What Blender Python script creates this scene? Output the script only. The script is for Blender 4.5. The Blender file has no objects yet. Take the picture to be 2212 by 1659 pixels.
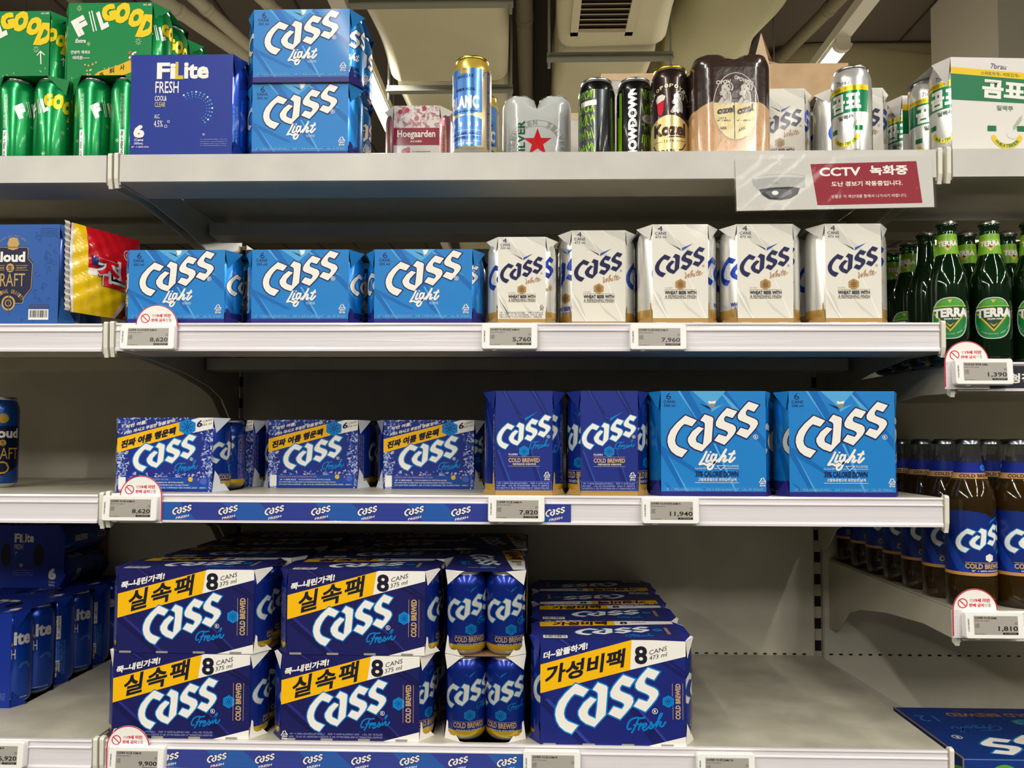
import bpy, bmesh, math, random
from mathutils import Matrix, Vector
from mathutils.geometry import tessellate_polygon
R = math.radians
SC = bpy.context.scene
COL = SC.collection
random.seed(7)

# ------------------------------------------------------------------ camera
FOC, IMW, IMH, EYE = 1690.0, 2212.0, 1659.0, 1.25
PITCH, YAW, ROLL, SHIFT = R(2.4), R(1.5), 0.0034, 53.0
cy_, sy_, cp_, sp_ = math.cos(YAW), math.sin(YAW), math.cos(PITCH), math.sin(PITCH)
FWD = Vector((-sy_*cp_, cy_*cp_, sp_))
_rt = Vector((cy_, sy_, 0)); _up = Vector((sy_*sp_, -cy_*sp_, cp_))
RT = _rt*math.cos(ROLL) + _up*math.sin(ROLL)
UP = _up*math.cos(ROLL) - _rt*math.sin(ROLL)
cam_d = bpy.data.cameras.new('camera')
cam = bpy.data.objects.new('camera', cam_d); COL.objects.link(cam)
M = Matrix.Identity(4)
for i in range(3):
    M[i][0] = RT[i]; M[i][1] = UP[i]; M[i][2] = -FWD[i]
M[2][3] = EYE
cam.matrix_world = M
cam_d.sensor_width = 36; cam_d.sensor_fit = 'HORIZONTAL'
cam_d.lens = FOC/IMW*36; cam_d.shift_y = SHIFT/IMW
cam_d.clip_start = 0.02; cam_d.clip_end = 60
SC.camera = cam

def at(px, py, Y):
    """world x, z of the point seen at px, py on the plane y = Y"""
    d = FWD + RT*((px-IMW/2)/FOC) - UP*((py-(IMH/2+SHIFT))/FOC)
    t = Y/d.y
    return d.x*t, EYE+d.z*t
def atz(px, py, z):
    d = FWD + RT*((px-IMW/2)/FOC) - UP*((py-(IMH/2+SHIFT))/FOC)
    t = (z-EYE)/d.z
    return d.x*t, d.y*t

# ------------------------------------------------------------------ view, world, lamps
SC.view_settings.view_transform = 'Standard'
SC.view_settings.look = 'None'
SC.view_settings.exposure = 0.0
SC.view_settings.gamma = 1.0
SC.view_settings.use_curve_mapping = False
wd = bpy.data.worlds.new('world'); SC.world = wd; wd.use_nodes = True
wd.node_tree.nodes['Background'].inputs[0].default_value = (1.0, 0.95, 0.86, 1)
wd.node_tree.nodes['Background'].inputs[1].default_value = 0.075
SC.cycles.max_bounces = 7
SC.cycles.transmission_bounces = 6
SC.cycles.transparent_max_bounces = 8
SC.cycles.caustics_reflective = False
SC.cycles.caustics_refractive = False
SC.cycles.sample_clamp_indirect = 6

LAMP_X = (-3.1, -0.84, 1.43, 3.7)
LAMP_Z = 3.12
TUBES = [(-4.2, -3.0), (-2.6, -1.4), (-1.1, 0.1), (0.35, 1.0), (3.60, 4.8), (5.3, 6.5)]
TUBE_W = 22.5
HALL_W = 120.0
def area(loc, sx, sy, power, col=(1.0, 0.955, 0.87)):
    l = bpy.data.lights.new('tube_light', 'AREA'); l.shape = 'RECTANGLE'
    l.size = sx; l.size_y = sy; l.energy = power; l.color = col
    o = bpy.data.objects.new('tube_light', l); COL.objects.link(o)
    o.location = loc
    return o
for lx in LAMP_X:
    for (ya, yb) in TUBES:
        area((lx, (ya+yb)/2, LAMP_Z-0.068), 0.05, yb-ya-0.06, (TUBE_W*(1.9 if ya < -4 else 1.5 if ya < -2 else 0.85 if ya < 0 else 0.55) if yb < 2 else HALL_W)*(yb-ya))

# ------------------------------------------------------------------ helpers
def lin(c):
    c = c/255.0
    return c/12.92 if c <= 0.04045 else ((c+0.055)/1.055)**2.4
def rgb(r, g, b): return (lin(r), lin(g), lin(b), 1.0)

MATS = {}
def mat(name, rough=0.5, metal=0.0, coat=0.0, spec=0.5, color=None, bump=0.0, bscale=60, trans=0.0, ior=1.45, emit=None,
        noise=None, alpha=1.0, streak=False):
    if name in MATS: return MATS[name]
    m = bpy.data.materials.new(name); m.use_nodes = True
    nt = m.node_tree; p = nt.nodes['Principled BSDF']
    def inp(k, v): p.inputs[k].default_value = v
    inp('Roughness', rough); inp('Metallic', metal); inp('Specular IOR Level', spec); inp('IOR', ior)
    inp('Coat Weight', coat); inp('Coat Roughness', 0.08); inp('Transmission Weight', trans); inp('Alpha', alpha)
    if color is None:
        a = nt.nodes.new('ShaderNodeAttribute'); a.attribute_name = 'Col'
        src = a.outputs['Color']
    else:
        c = nt.nodes.new('ShaderNodeRGB'); c.outputs[0].default_value = color
        src = c.outputs[0]
    tc = nt.nodes.new('ShaderNodeTexCoord')
    if noise:
        sc, lo, amount = noise
        n = nt.nodes.new('ShaderNodeTexNoise'); n.inputs['Scale'].default_value = sc; n.inputs['Detail'].default_value = 6
        nt.links.new(tc.outputs['Object'], n.inputs['Vector'])
        rp = nt.nodes.new('ShaderNodeMapRange'); rp.inputs['From Min'].default_value = 0.35; rp.inputs['From Max'].default_value = 0.65
        rp.inputs['To Min'].default_value = lo; rp.inputs['To Max'].default_value = amount
        nt.links.new(n.outputs['Fac'], rp.inputs['Value'])
        mx = nt.nodes.new('ShaderNodeVectorMath'); mx.operation = 'SCALE'
        nt.links.new(src, mx.inputs[0]); nt.links.new(rp.outputs[0], mx.inputs['Scale'])
        src = mx.outputs[0]
    nt.links.new(src, p.inputs['Base Color'])
    if bump:
        n2 = nt.nodes.new('ShaderNodeTexNoise'); n2.inputs['Scale'].default_value = bscale; n2.inputs['Detail'].default_value = 3
        if streak:
            mp = nt.nodes.new('ShaderNodeMapping'); mp.inputs['Scale'].default_value = streak
            nt.links.new(tc.outputs['Object'], mp.inputs['Vector']); nt.links.new(mp.outputs[0], n2.inputs['Vector'])
        else:
            nt.links.new(tc.outputs['Object'], n2.inputs['Vector'])
        b = nt.nodes.new('ShaderNodeBump'); b.inputs['Strength'].default_value = bump; b.inputs['Distance'].default_value = 0.002
        nt.links.new(n2.outputs['Fac'], b.inputs['Height']); nt.links.new(b.outputs[0], p.inputs['Normal'])
    if emit:
        inp('Emission Color', emit[0]); inp('Emission Strength', emit[1])
    MATS[name] = m
    return m

PAPER = mat('printed_paperboard', 0.45, spec=0.35, coat=0.08, bump=0.12, bscale=25)
PRINT = mat('printed_label', 0.35, coat=0.25)
CANP = mat('can_paint', 0.26, metal=0.55, coat=0.4)
ALU = mat('aluminium', 0.25, metal=1.0)
FILM = mat('shrink_film', 0.2, coat=0.9, bump=0.35, bscale=45)
PLAST = mat('white_plastic', 0.35)
SHELFM = mat('shelf_enamel', 0.38, noise=(9, 0.90, 1.03), bump=0.03, bscale=30)
DECKM = mat('scuffed_shelf_enamel', 0.40, noise=(14, 0.80, 1.05), bump=0.05, bscale=40)
RAILM = mat('price_rail_plastic', 0.22, coat=0.5, bump=0.25, bscale=6, streak=(0.6, 30, 30))
FABRIC = mat('duct_cloth', 0.85, bump=0.3, bscale=6, noise=(2.0, 0.93, 1.05))
MATTE = mat('matte_paint', 0.8)
KRAFT = mat('kraft_board', 0.8, noise=(30, 0.92, 1.05))
BAGM = mat('noodle_bag_film', 0.22, coat=0.6, bump=0.9, bscale=22)

class MB:
    """collects coloured faces and links them as one mesh object"""
    def __init__(s): s.v = []; s.f = []; s.c = []; s.m = []; s.sm = []; s.nr = {}
    def face(s, pts, col, m=0, smooth=False, nrm=None):
        if nrm: s.nr[len(s.f)] = nrm; smooth = True
        n = len(s.v); s.v.extend([tuple(p) for p in pts]); s.f.append(tuple(range(n, n+len(pts))))
        s.c.append(col); s.m.append(m); s.sm.append(smooth)
    def idx(s, verts, faces, cols, m=0, smooth=True):
        n = len(s.v); s.v.extend([tuple(p) for p in verts])
        for i, f in enumerate(faces):
            s.f.append(tuple(n+k for k in f)); s.c.append(cols[i] if isinstance(cols, list) else cols); s.m.append(m); s.sm.append(smooth)
    def box(s, x0, x1, y0, y1, z0, z1, col, m=0):
        v = [(x0,y0,z0),(x1,y0,z0),(x1,y1,z0),(x0,y1,z0),(x0,y0,z1),(x1,y0,z1),(x1,y1,z1),(x0,y1,z1)]
        s.idx(v, [(0,3,2,1),(4,5,6,7),(0,1,5,4),(1,2,6,5),(2,3,7,6),(3,0,4,7)], col, m, False)
    def prism(s, poly, fn, t0, t1, col, m=0):
        """poly: 2D outline; fn(a, b, t) -> 3D point; solid between t0 and t1"""
        tris = tessellate_polygon([[Vector((a, b, 0)) for a, b in poly]])
        v0 = [fn(a, b, t0) for a, b in poly]; v1 = [fn(a, b, t1) for a, b in poly]
        for t in tris:
            s.face([v0[i] for i in t], col, m); s.face([v1[i] for i in reversed(t)], col, m)
        n = len(poly)
        for i in range(n):
            j = (i+1) % n
            s.face([v0[i], v0[j], v1[j], v1[i]], col, m)
    def lathe(s, prof, seg, cols, m=0, smooth=True, cx=0, cy=0, cap0=None, cap1=None):
        """prof: list of (r, z); cols: one colour per ring segment or one colour"""
        v = []
        for r, z in prof:
            for k in range(seg):
                a = 2*math.pi*k/seg
                v.append((cx+r*math.cos(a), cy+r*math.sin(a), z))
        f = []; c = []
        for i in range(len(prof)-1):
            for k in range(seg):
                k2 = (k+1) % seg
                f.append((i*seg+k, i*seg+k2, (i+1)*seg+k2, (i+1)*seg+k)); c.append(cols[i] if isinstance(cols, list) else cols)
        s.idx(v, f, c, m, smooth)
        if cap0: s.face([(cx+prof[0][0]*math.cos(2*math.pi*k/seg), cy+prof[0][0]*math.sin(2*math.pi*k/seg), prof[0][1]) for k in reversed(range(seg))], cap0, m)
        if cap1: s.face([(cx+prof[-1][0]*math.cos(2*math.pi*k/seg), cy+prof[-1][0]*math.sin(2*math.pi*k/seg), prof[-1][1]) for k in range(seg)], cap1, m)
    def tube(s, pts, r, col, m=0, seg=10):
        for a, b in zip(pts[:-1], pts[1:]):
            a = Vector(a); b = Vector(b); d = (b-a).normalized()
            u = d.orthogonal().normalized(); w = d.cross(u)
            ring = [u*math.cos(2*math.pi*k/seg)*r + w*math.sin(2*math.pi*k/seg)*r for k in range(seg)]
            v = [a+q for q in ring]+[b+q for q in ring]
            s.idx(v, [(k, (k+1) % seg, seg+(k+1) % seg, seg+k) for k in range(seg)]+[tuple(reversed(range(seg))), tuple(range(seg, 2*seg))], col, m)
    def build(s, name, mats, parent=None, loc=None, rot=None):
        me = bpy.data.meshes.new(name); me.from_pydata(s.v, [], s.f)
        ca = me.color_attributes.new('Col', 'FLOAT_COLOR', 'CORNER')
        buf = []
        for f, c in zip(s.f, s.c): buf.extend(list(c)*len(f))
        ca.data.foreach_set('color', buf)
        me.polygons.foreach_set('material_index', s.m)
        me.polygons.foreach_set('use_smooth', s.sm)
        for m in (mats if isinstance(mats, (list, tuple)) else [mats]): me.materials.append(m)
        me.update()
        if s.nr:
            ln = []
            for i, f in enumerate(s.f): ln.extend(s.nr[i] if i in s.nr else [(0, 0, 0)]*len(f))
            me.normals_split_custom_set(ln)
        o = bpy.data.objects.new(name, me); COL.objects.link(o)
        if parent: o.parent = parent
        if loc: o.location = loc
        if rot: o.rotation_euler = rot
        return o

def tag(o, label=None, cat=None, group=None, kind=None):
    if label: o['label'] = label
    if cat: o['category'] = cat
    if group: o['group'] = group
    if kind: o['kind'] = kind
    return o
def empty(name, loc, label, cat, group=None, rz=0, rot=None):
    o = bpy.data.objects.new(name, None); COL.objects.link(o); o.location = loc
    o.empty_display_size = 0.05
    o.rotation_euler = rot if rot else (0, 0, rz)
    return tag(o, label, cat, group)
def copy_tree(o, loc=None, rz=None, label=None, group=None, parent=None):
    c = o.copy(); COL.objects.link(c)
    if parent: c.parent = parent
    if loc is not None: c.location = loc
    if rz is not None: c.rotation_euler = (0, 0, rz)
    if label: c['label'] = label
    if group: c['group'] = group
    for ch in list(o.children): copy_tree(ch, parent=c)
    return c

# ------------------------------------------------------------------ flat artwork, mapped onto surfaces
_TX = {}
def textgeo(s, bold=0.0, spacing=1.0, res=2):
    k = (s, bold, spacing, res)
    if k in _TX: return _TX[k]
    cu = bpy.data.curves.new('t', 'FONT'); cu.body = s; cu.offset = bold; cu.resolution_u = res
    cu.space_character = spacing; cu.fill_mode = 'FRONT'
    ob = bpy.data.objects.new('t', cu)
    me = bpy.data.meshes.new_from_object(ob)
    vs = [(v.co.x, v.co.y) for v in me.vertices]
    tr = []
    for p in me.polygons:
        q = list(p.vertices)
        for i in range(1, len(q)-1): tr.append((q[0], q[i], q[i+1]))
    bpy.data.objects.remove(ob); bpy.data.meshes.remove(me); bpy.data.curves.remove(cu)
    if not vs: vs = [(0, 0), (1, 0), (0, 1)]; tr = []
    x0 = min(v[0] for v in vs); x1 = max(v[0] for v in vs); y0 = min(v[1] for v in vs); y1 = max(v[1] for v in vs)
    vs = [((v[0]-x0)/(x1-x0), (v[1]-y0)/(y1-y0)) for v in vs]
    _TX[k] = (vs, tr, (x1-x0)/(y1-y0))
    return _TX[k]

def smooth_line(pts, n=5):
    if len(pts) < 3: return pts
    out = []
    P = [pts[0]]+list(pts)+[pts[-1]]
    for i in range(1, len(P)-2):
        p0, p1, p2, p3 = P[i-1], P[i], P[i+1], P[i+2]
        for k in range(n):
            t = k/n
            out.append(tuple(0.5*((2*p1[j])+(-p0[j]+p2[j])*t+(2*p0[j]-5*p1[j]+4*p2[j]-p3[j])*t*t+(-p0[j]+3*p1[j]-3*p2[j]+p3[j])*t**3) for j in (0, 1)))
    out.append(tuple(pts[-1]))
    return out

class Art:
    """flat print: primitives are given in 'trace' coordinates (y down) and stored in metres (y up, x centred)"""
    def __init__(s, tx0, ty0, tx1, ty1, W, H):
        s.items = []; s.W = W; s.H = H; s.T = (tx0, ty0, tx1, ty1)
        s.k = W/(tx1-tx0)
    def p(s, x, y):
        tx0, ty0, tx1, ty1 = s.T
        return ((x-tx0)/(tx1-tx0)-0.5)*s.W, (1-(y-ty0)/(ty1-ty0))*s.H
    def add(s, tris, col, l): s.items.append((tris, col, l))
    def poly(s, pts, col, l=1):
        q = [s.p(*a) for a in pts]
        t = tessellate_polygon([[Vector((a, b, 0)) for a, b in q]])
        s.add([(q[a], q[b], q[c]) for a, b, c in t], col, l)
    def rect(s, x0, y0, x1, y1, col, l=1): s.poly([(x0, y0), (x1, y0), (x1, y1), (x0, y1)], col, l)
    def bg(s, col, l=0): s.rect(s.T[0], s.T[1], s.T[2], s.T[3], col, l)
    def disc(s, x, y, rx, ry, col, l=1, n=20): s.poly([(x+rx*math.cos(2*math.pi*k/n), y+ry*math.sin(2*math.pi*k/n)) for k in range(n)], col, l)
    _n = 0
    def stroke(s, pts, w, col, l=1, sm=True, closed=False, caps=True):
        """one mitred ribbon; each ribbon gets its own hair-thin level"""
        if closed: pts = list(pts)+[pts[0]]
        if sm: pts = smooth_line(pts)
        q = [s.p(*a) for a in pts]; hw = w*s.k/2
        q = [p for i, p in enumerate(q) if i == 0 or math.hypot(p[0]-q[i-1][0], p[1]-q[i-1][1]) > 1e-6]
        n = len(q)
        if n < 2: q = [(q[0][0]-hw*0.5, q[0][1]), (q[0][0]+hw*0.5, q[0][1])]; n = 2
        L, Rr = [], []
        for i in range(n):
            if closed: a, c = q[(i-1) if i > 0 else n-2], q[(i+1) if i < n-1 else 1]
            else: a, c = q[max(0, i-1)], q[min(n-1, i+1)]
            b = q[i]
            d1 = (b[0]-a[0], b[1]-a[1]); d2 = (c[0]-b[0], c[1]-b[1])
            if d1 == (0, 0): d1 = d2
            if d2 == (0, 0): d2 = d1
            l1 = math.hypot(*d1) or 1; l2 = math.hypot(*d2) or 1
            n1 = (-d1[1]/l1, d1[0]/l1); n2 = (-d2[1]/l2, d2[0]/l2)
            m = (n1[0]+n2[0], n1[1]+n2[1]); lm = math.hypot(*m)
            if lm < 0.3: m = n1; lm = 1; k = 1
            else: k = min(2.2, 2.0/lm)
            m = (m[0]/lm*hw*k, m[1]/lm*hw*k)
            L.append((b[0]+m[0], b[1]+m[1])); Rr.append((b[0]-m[0], b[1]-m[1]))
        T = []
        for i in range(n-1): T += [(L[i], L[i+1], Rr[i+1]), (L[i], Rr[i+1], Rr[i])]
        if caps and not closed:
            for i, j in ((0, 1), (n-1, n-2)):
                d = (q[i][0]-q[j][0], q[i][1]-q[j][1]); ln = math.hypot(*d) or 1
                e = (q[i][0]+d[0]/ln*hw*0.9, q[i][1]+d[1]/ln*hw*0.9)
                f = [((L[i][0]+e[0])/2+d[0]/ln*hw*0.25, (L[i][1]+e[1])/2+d[1]/ln*hw*0.25), ((Rr[i][0]+e[0])/2+d[0]/ln*hw*0.25, (Rr[i][1]+e[1])/2+d[1]/ln*hw*0.25)]
                T += [(L[i], f[0], e), (L[i], e, Rr[i]), (Rr[i], e, f[1])]
        Art._n = (Art._n+1) % 9
        s.add(T, col, l+0.08*Art._n)
    def text(s, t, O, U, V, col, l=6, bold=0.0, sp=1.0, res=2):
        """O bottom-left, U bottom-right, V top-left corner of the text's box, in trace coordinates"""
        off = min(bold, 0.014)
        vs, tr, asp = textgeo(t, off, sp, res)
        O = s.p(*O); U = s.p(*U); V = s.p(*V)
        ux, uy, vx, vy = U[0]-O[0], U[1]-O[1], V[0]-O[0], V[1]-O[1]
        k = max(0.0, bold-off)*1.25
        ka, kb = k/asp, k
        for i, (sa, sb) in enumerate(((0, 0),) if k == 0 else ((-1, -1), (1, -1), (-1, 1), (1, 1))):
            q = [(O[0]+ux*(ka+a*(1-2*ka)+sa*ka)+vx*(kb+b*(1-2*kb)+sb*kb), O[1]+uy*(ka+a*(1-2*ka)+sa*ka)+vy*(kb+b*(1-2*kb)+sb*kb)) for a, b in vs]
            s.add([(q[a], q[b], q[c]) for a, b, c in tr], col, l+0.1*i)
    def tbox(s, t, x0, y0, x1, y1, col, l=6, bold=0.0, sp=1.0, res=2, shear=0.0):
        """text stretched to the box x0..x1, y0 (top)..y1 (bottom)"""
        s.text(t, (x0, y1), (x1, y1), (x0+shear, y0), col, l, bold, sp, res)
    def vtext(s, t, x0, y0, x1, y1, col, l=6, bold=0.0, res=2):
        """text reading upwards inside the box"""
        s.text(t, (x1, y1), (x1, y0), (x0, y1), col, l, bold, 1.0, res)
    def arc(s, t, cx, cy, r, a0, a1, h, col, l=6, bold=0.0, inside=False):
        """letters around a circle, angles in degrees from straight up, clockwise"""
        n = len(t)
        for i, ch in enumerate(t):
            if ch == ' ': continue
            a = R(a0+(a1-a0)*(i+0.5)/n); w = abs(R(a1-a0))*r/n*0.42
            dx, dy = math.cos(a), math.sin(a)          # tangent
            nx, ny = math.sin(a), -math.cos(a)         # outward (y down)
            if inside: dx, dy, nx, ny = -dx, -dy, -nx, -ny
            px, py = cx+math.sin(a)*r, cy-math.cos(a)*r
            s.text(ch, (px-dx*w, py-dy*w), (px+dx*w, py+dy*w), (px-dx*w+nx*h, py-dy*w+ny*h), col, l, bold)
    def fine(s, x0, y0, x1, y1, rows, col, l=6, fill=0.62, seed=1, vertical=False):
        """rows of glyph-like marks too small to read"""
        rnd = random.Random(seed); T = []
        lh = ((x1-x0) if vertical else (y1-y0))/rows; g = lh*fill
        def rc(a, b, c, d):
            if vertical: a, b, c, d = b, a, d, c
            A, B, C, D = s.p(a, b), s.p(c, b), s.p(c, d), s.p(a, d)
            T.extend([(A, B, C), (A, C, D)])
        for r in range(rows):
            x, xe = (y0, y1) if vertical else (x0, x1)
            y = (x0 if vertical else y0)+r*lh+(lh-g)/2
            while x < xe-g:
                if rnd.random() < 0.14: x += g*0.6; continue
                th = g*0.18
                if rnd.random() < 0.7: rc(x, y, x+g*0.75, y+th)
                if rnd.random() < 0.6: rc(x, y+g*0.45, x+g*0.75, y+g*0.45+th)
                if rnd.random() < 0.6: rc(x, y+g-th, x+g*0.75, y+g)
                if rnd.random() < 0.7: rc(x, y, x+th, y+g)
                if rnd.random() < 0.7: rc(x+g*0.6, y, x+g*0.6+th, y+g)
                x += g*0.95
        s.add(T, col, l)
    def frame(s, x0, y0, x1, y1, w, col, l=5): s.stroke([(x0, y0), (x1, y0), (x1, y1), (x0, y1)], w, col, l, False, True, False)
    def put(s, o, fx, fy, sx, sy=None, dl=0):
        """place another artwork (metre coordinates) scaled and moved"""
        sy = sy or sx
        for T, c, l in o.items:
            s.items.append(([tuple((fx+a[0]*sx, fy+a[1]*sy) for a in t) for t in T], c, l+dl))

def clip_half(poly, ax, val, keep_ge):
    out = []; n = len(poly)
    for i in range(n):
        a, b = poly[i], poly[(i+1) % n]
        ia = (a[ax] >= val) if keep_ge else (a[ax] <= val); ib = (b[ax] >= val) if keep_ge else (b[ax] <= val)
        if ia: out.append(a)
        if ia != ib:
            t = (val-a[ax])/(b[ax]-a[ax])
            out.append((a[0]+(b[0]-a[0])*t, a[1]+(b[1]-a[1])*t))
    return out
def cut_axis(poly, ax, cuts):
    """split a convex polygon at the sorted values in cuts, dropping what lies outside the first and last"""
    lo = min(p[ax] for p in poly); hi = max(p[ax] for p in poly)
    res = []
    for a, b in zip(cuts[:-1], cuts[1:]):
        if hi <= a or lo >= b: continue
        q = poly
        if lo < a: q = clip_half(q, ax, a, True)
        if hi > b and len(q) > 2: q = clip_half(q, ax, b, False)
        if len(q) > 2: res.append(q)
    return res
EPS = 0.0001
def apply_art(mb, art, fn, xc=None, yc=None, m=0, smooth=False, nf=None):
    """fn(u, v, h) -> 3D, h = height above the surface"""
    xc = xc or [-art.W/2, art.W/2]; yc = yc or [0, art.H]
    for T, col, l in art.items:
        for t in T:
            for q in cut_axis(list(t), 0, xc):
                for w in (cut_axis(q, 1, yc)):
                    ar = sum(w[i][0]*w[(i+1) % len(w)][1]-w[(i+1) % len(w)][0]*w[i][1] for i in range(len(w)))
                    if abs(ar) < 1e-12: continue
                    if ar < 0: w = w[::-1]
                    mb.face([fn(a, b, l*EPS) for a, b in w], col, m, smooth, [nf(a, b) for a, b in w] if nf else None)
def ts(a, b, n): return [a+(b-a)*i/n for i in range(n+1)]
# ------------------------------------------------------------------ colours
WHITE = rgb(244, 240, 232); NAVY = rgb(22, 24, 84); INK = rgb(24, 24, 40); CYAN = rgb(0, 128, 205)
FRESHB = rgb(28, 46, 134); FRESHD = rgb(20, 34, 112); FRESHL = rgb(44, 74, 166)
LIGHTB = rgb(26, 128, 204); LIGHTD = rgb(6, 104, 184); LIGHTL = rgb(84, 170, 224)
PURP = rgb(40, 36, 122); YEL = rgb(250, 190, 6); GOLD = rgb(178, 142, 84); GOLDT = rgb(206, 170, 116)
BLACK = rgb(14, 14, 16); SILV = rgb(190, 192, 192); RED = rgb(200, 24, 52)
GREEN = rgb(0, 134, 66)

# ------------------------------------------------------------------ traced lettering
LC = [(565,328),(660,368),(788,424),(740,485),(692,545),(620,520),(545,498),(480,560),(415,655),(375,745),(360,830),(378,905),(430,955),(510,985),(606,1022),(550,1090),(492,1162),(380,1118),(290,1045),(235,950),(212,850),(222,750),(275,625),(390,485)]
LA = [(945,305),(1085,357),(1113,385),(1108,440),(1092,640),(1075,840),(980,940),(885,1043),(740,992),(655,930),(612,850),(612,780),(700,645),(820,547),(926,588),(860,655),(785,745),(766,805),(782,855),(905,908),(930,720),(945,560),(945,490),(925,460),(855,425)]
LS1 = [(1380,175),(1582,245),(1488,378),(1358,335),(1322,385),(1324,430),(1355,455),(1430,484),(1505,512),(1548,555),(1552,625),(1510,705),(1420,810),(1325,912),(1125,825),(1170,762),(1215,700),(1355,745),(1395,690),(1392,655),(1350,625),(1200,570),(1162,530),(1160,465),(1210,370),(1290,270)]
LS2 = [(1805,50),(2003,118),(1908,252),(1783,205),(1747,262),(1750,310),(1780,335),(1925,393),(1972,432),(1984,490),(1940,572),(1850,680),(1757,782),(1555,690),(1600,630),(1645,570),(1785,615),(1828,555),(1828,522),(1790,490),(1630,425),(1592,385),(1590,320),(1640,235),(1715,145)]
LOGO = (LC, LA, LS1, LS2)
def L2(x, y): return ((x-212)/1791.0, (y-50)/1112.0)   # 0..1 box, y down
def cass_logo(a, x0, y0, x1, y1, fill, edge=None, ew=0.026, l=4, letters=(0, 1, 2, 3), skew=0.0):
    """the slanting four-letter word drawn in the box x0..x1, y0..y1"""
    def g(q): return [(x0+L2(*p)[0]*(x1-x0), y0+L2(*p)[1]*(y1-y0)+skew*(L2(*p)[0])) for p in q]
    for i in letters:
        q = g(LOGO[i])
        if edge: a.stroke(q, ew*(x1-x0), edge, l, False, True)
        a.poly(q, fill, l+1)
def spark(a, x0, y0, x1, y1, c1, c2, l=4):
    """the two small wings above the word"""
    w, h = x1-x0, y1-y0
    if c1: a.poly([(x0, y0), (x0+w*0.43, y0+h*0.72), (x0+w*0.47, y0+h)], c1, l)
    if c2: a.poly([(x1, y0-h*0.05), (x0+w*0.52, y0+h*0.62), (x0+w*0.5, y0+h*1.08)], c2, l)
FRESH_ST = [[(1300,1255),(1262,1268),(1250,1222),(1292,1140),(1370,1105),(1430,1112),(1490,1100)], [(1405,1115),(1372,1190),(1340,1262),(1308,1315)], [(1338,1208),(1402,1192)],
            [(1432,1180),(1412,1225),(1400,1275)], [(1412,1232),(1452,1192),(1482,1196)],
            [(1455,1245),(1502,1218),(1508,1186),(1478,1190),(1455,1245),(1475,1278),(1520,1252)], [(1520,1252),(1560,1205),(1572,1168),(1592,1215),(1575,1250),(1545,1245)],
            [(1592,1235),(1660,1150),(1722,1052),(1692,1062),(1640,1225)], [(1640,1225),(1680,1162),(1705,1162),(1690,1202),(1702,1222),(1732,1215),(1768,1158)]]
LIGHT_ST = [[(955,1055),(900,1170),(815,1302)], [(815,1302),(900,1288),(960,1312),(1022,1278)], [(1002,1108),(950,1222),(962,1252),(1005,1230)], [(1034,1060),(1036,1062)],
            [(1130,1122),(1080,1108),(1048,1170),(1042,1222),(1072,1236),(1122,1180),(1150,1108)], [(1150,1108),(1110,1250),(1060,1370),(1000,1396),(978,1352),(1040,1300),(1150,1240),(1220,1180)],
            [(1220,1180),(1290,1090),(1335,1008)], [(1335,1008),(1250,1140),(1190,1252)], [(1192,1250),(1260,1160),(1308,1130),(1320,1162),(1282,1222),(1302,1246),(1352,1210)],
            [(1492,1040),(1425,1160),(1390,1228),(1420,1250),(1502,1168)], [(1390,1102),(1500,1084)]]
WHITE_ST = [[(1015,718),(1045,735),(1030,862),(1112,748),(1106,842),(1178,712),(1225,652)], [(1225,652),(1200,740),(1175,830),(1215,762),(1245,750),(1235,800),(1258,815)], [(1292,735),(1270,798),(1296,800)], [(1312,688),(1313,690)],
            [(1376,640),(1335,770),(1362,790)], [(1318,706),(1402,690)], [(1388,752),(1440,716),(1432,680),(1402,708),(1390,760),(1420,782),(1502,714)]]
def script(a, strokes, bx, x0, y0, x1, y1, w, col, l=6):
    bx0, by0, bx1, by1 = bx
    for st in strokes:
        a.stroke([(x0+(x-bx0)/(bx1-bx0)*(x1-x0), y0+(y-by0)/(by1-by0)*(y1-y0)) for x, y in st], w, col, l)
def w_fresh(a, x0, y0, x1, y1, col, l=6, k=1.0): script(a, FRESH_ST, (1245, 1045, 1770, 1318), x0, y0, x1, y1, (x1-x0)*0.046*k, col, l)
def w_light(a, x0, y0, x1, y1, col, l=6): script(a, LIGHT_ST, (800, 1000, 1505, 1405), x0, y0, x1, y1, (x1-x0)*0.058, col, l)
def w_white(a, x0, y0, x1, y1, col, l=6): script(a, WHITE_ST, (1010, 645, 1502, 865), x0, y0, x1, y1, (x1-x0)*0.032, col, l)
def reg(a, x, y, r, col, l=6):
    a.stroke([(x+r*math.cos(k*math.pi/7), y+r*math.sin(k*math.pi/7)) for k in range(14)], r*0.2, col, l, False, True)
    a.tbox('R', x-r*0.4, y-r*0.55, x+r*0.45, y+r*0.55, col, l, 0.03)
def hexagon(a, x, y, rx, ry, col, l=5): a.poly([(x, y-ry), (x+rx, y-ry/2), (x+rx, y+ry/2), (x, y+ry), (x-rx, y+ry/2), (x-rx, y-ry/2)], col, l)
def snow_hex(a, x, y, rx, ry, col=CYAN, ink=rgb(16, 50, 130), l=5):
    hexagon(a, x, y, rx, ry, col, l)
    r = rx*0.6
    for k in range(8):
        c, s = math.cos(k*math.pi/4), math.sin(k*math.pi/4)
        a.stroke([(x+c*r*0.35, y+s*r*0.35), (x+c*r, y+s*r)], r*0.12, ink, l+1, False)
        a.disc(x+c*r, y+s*r, r*0.14, r*0.14, ink, l+1, 6)
    a.stroke([(x+r*0.3*math.cos(k), y+r*0.3*math.sin(k)) for k in range(6)], r*0.13, ink, l+1, False, True)
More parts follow.
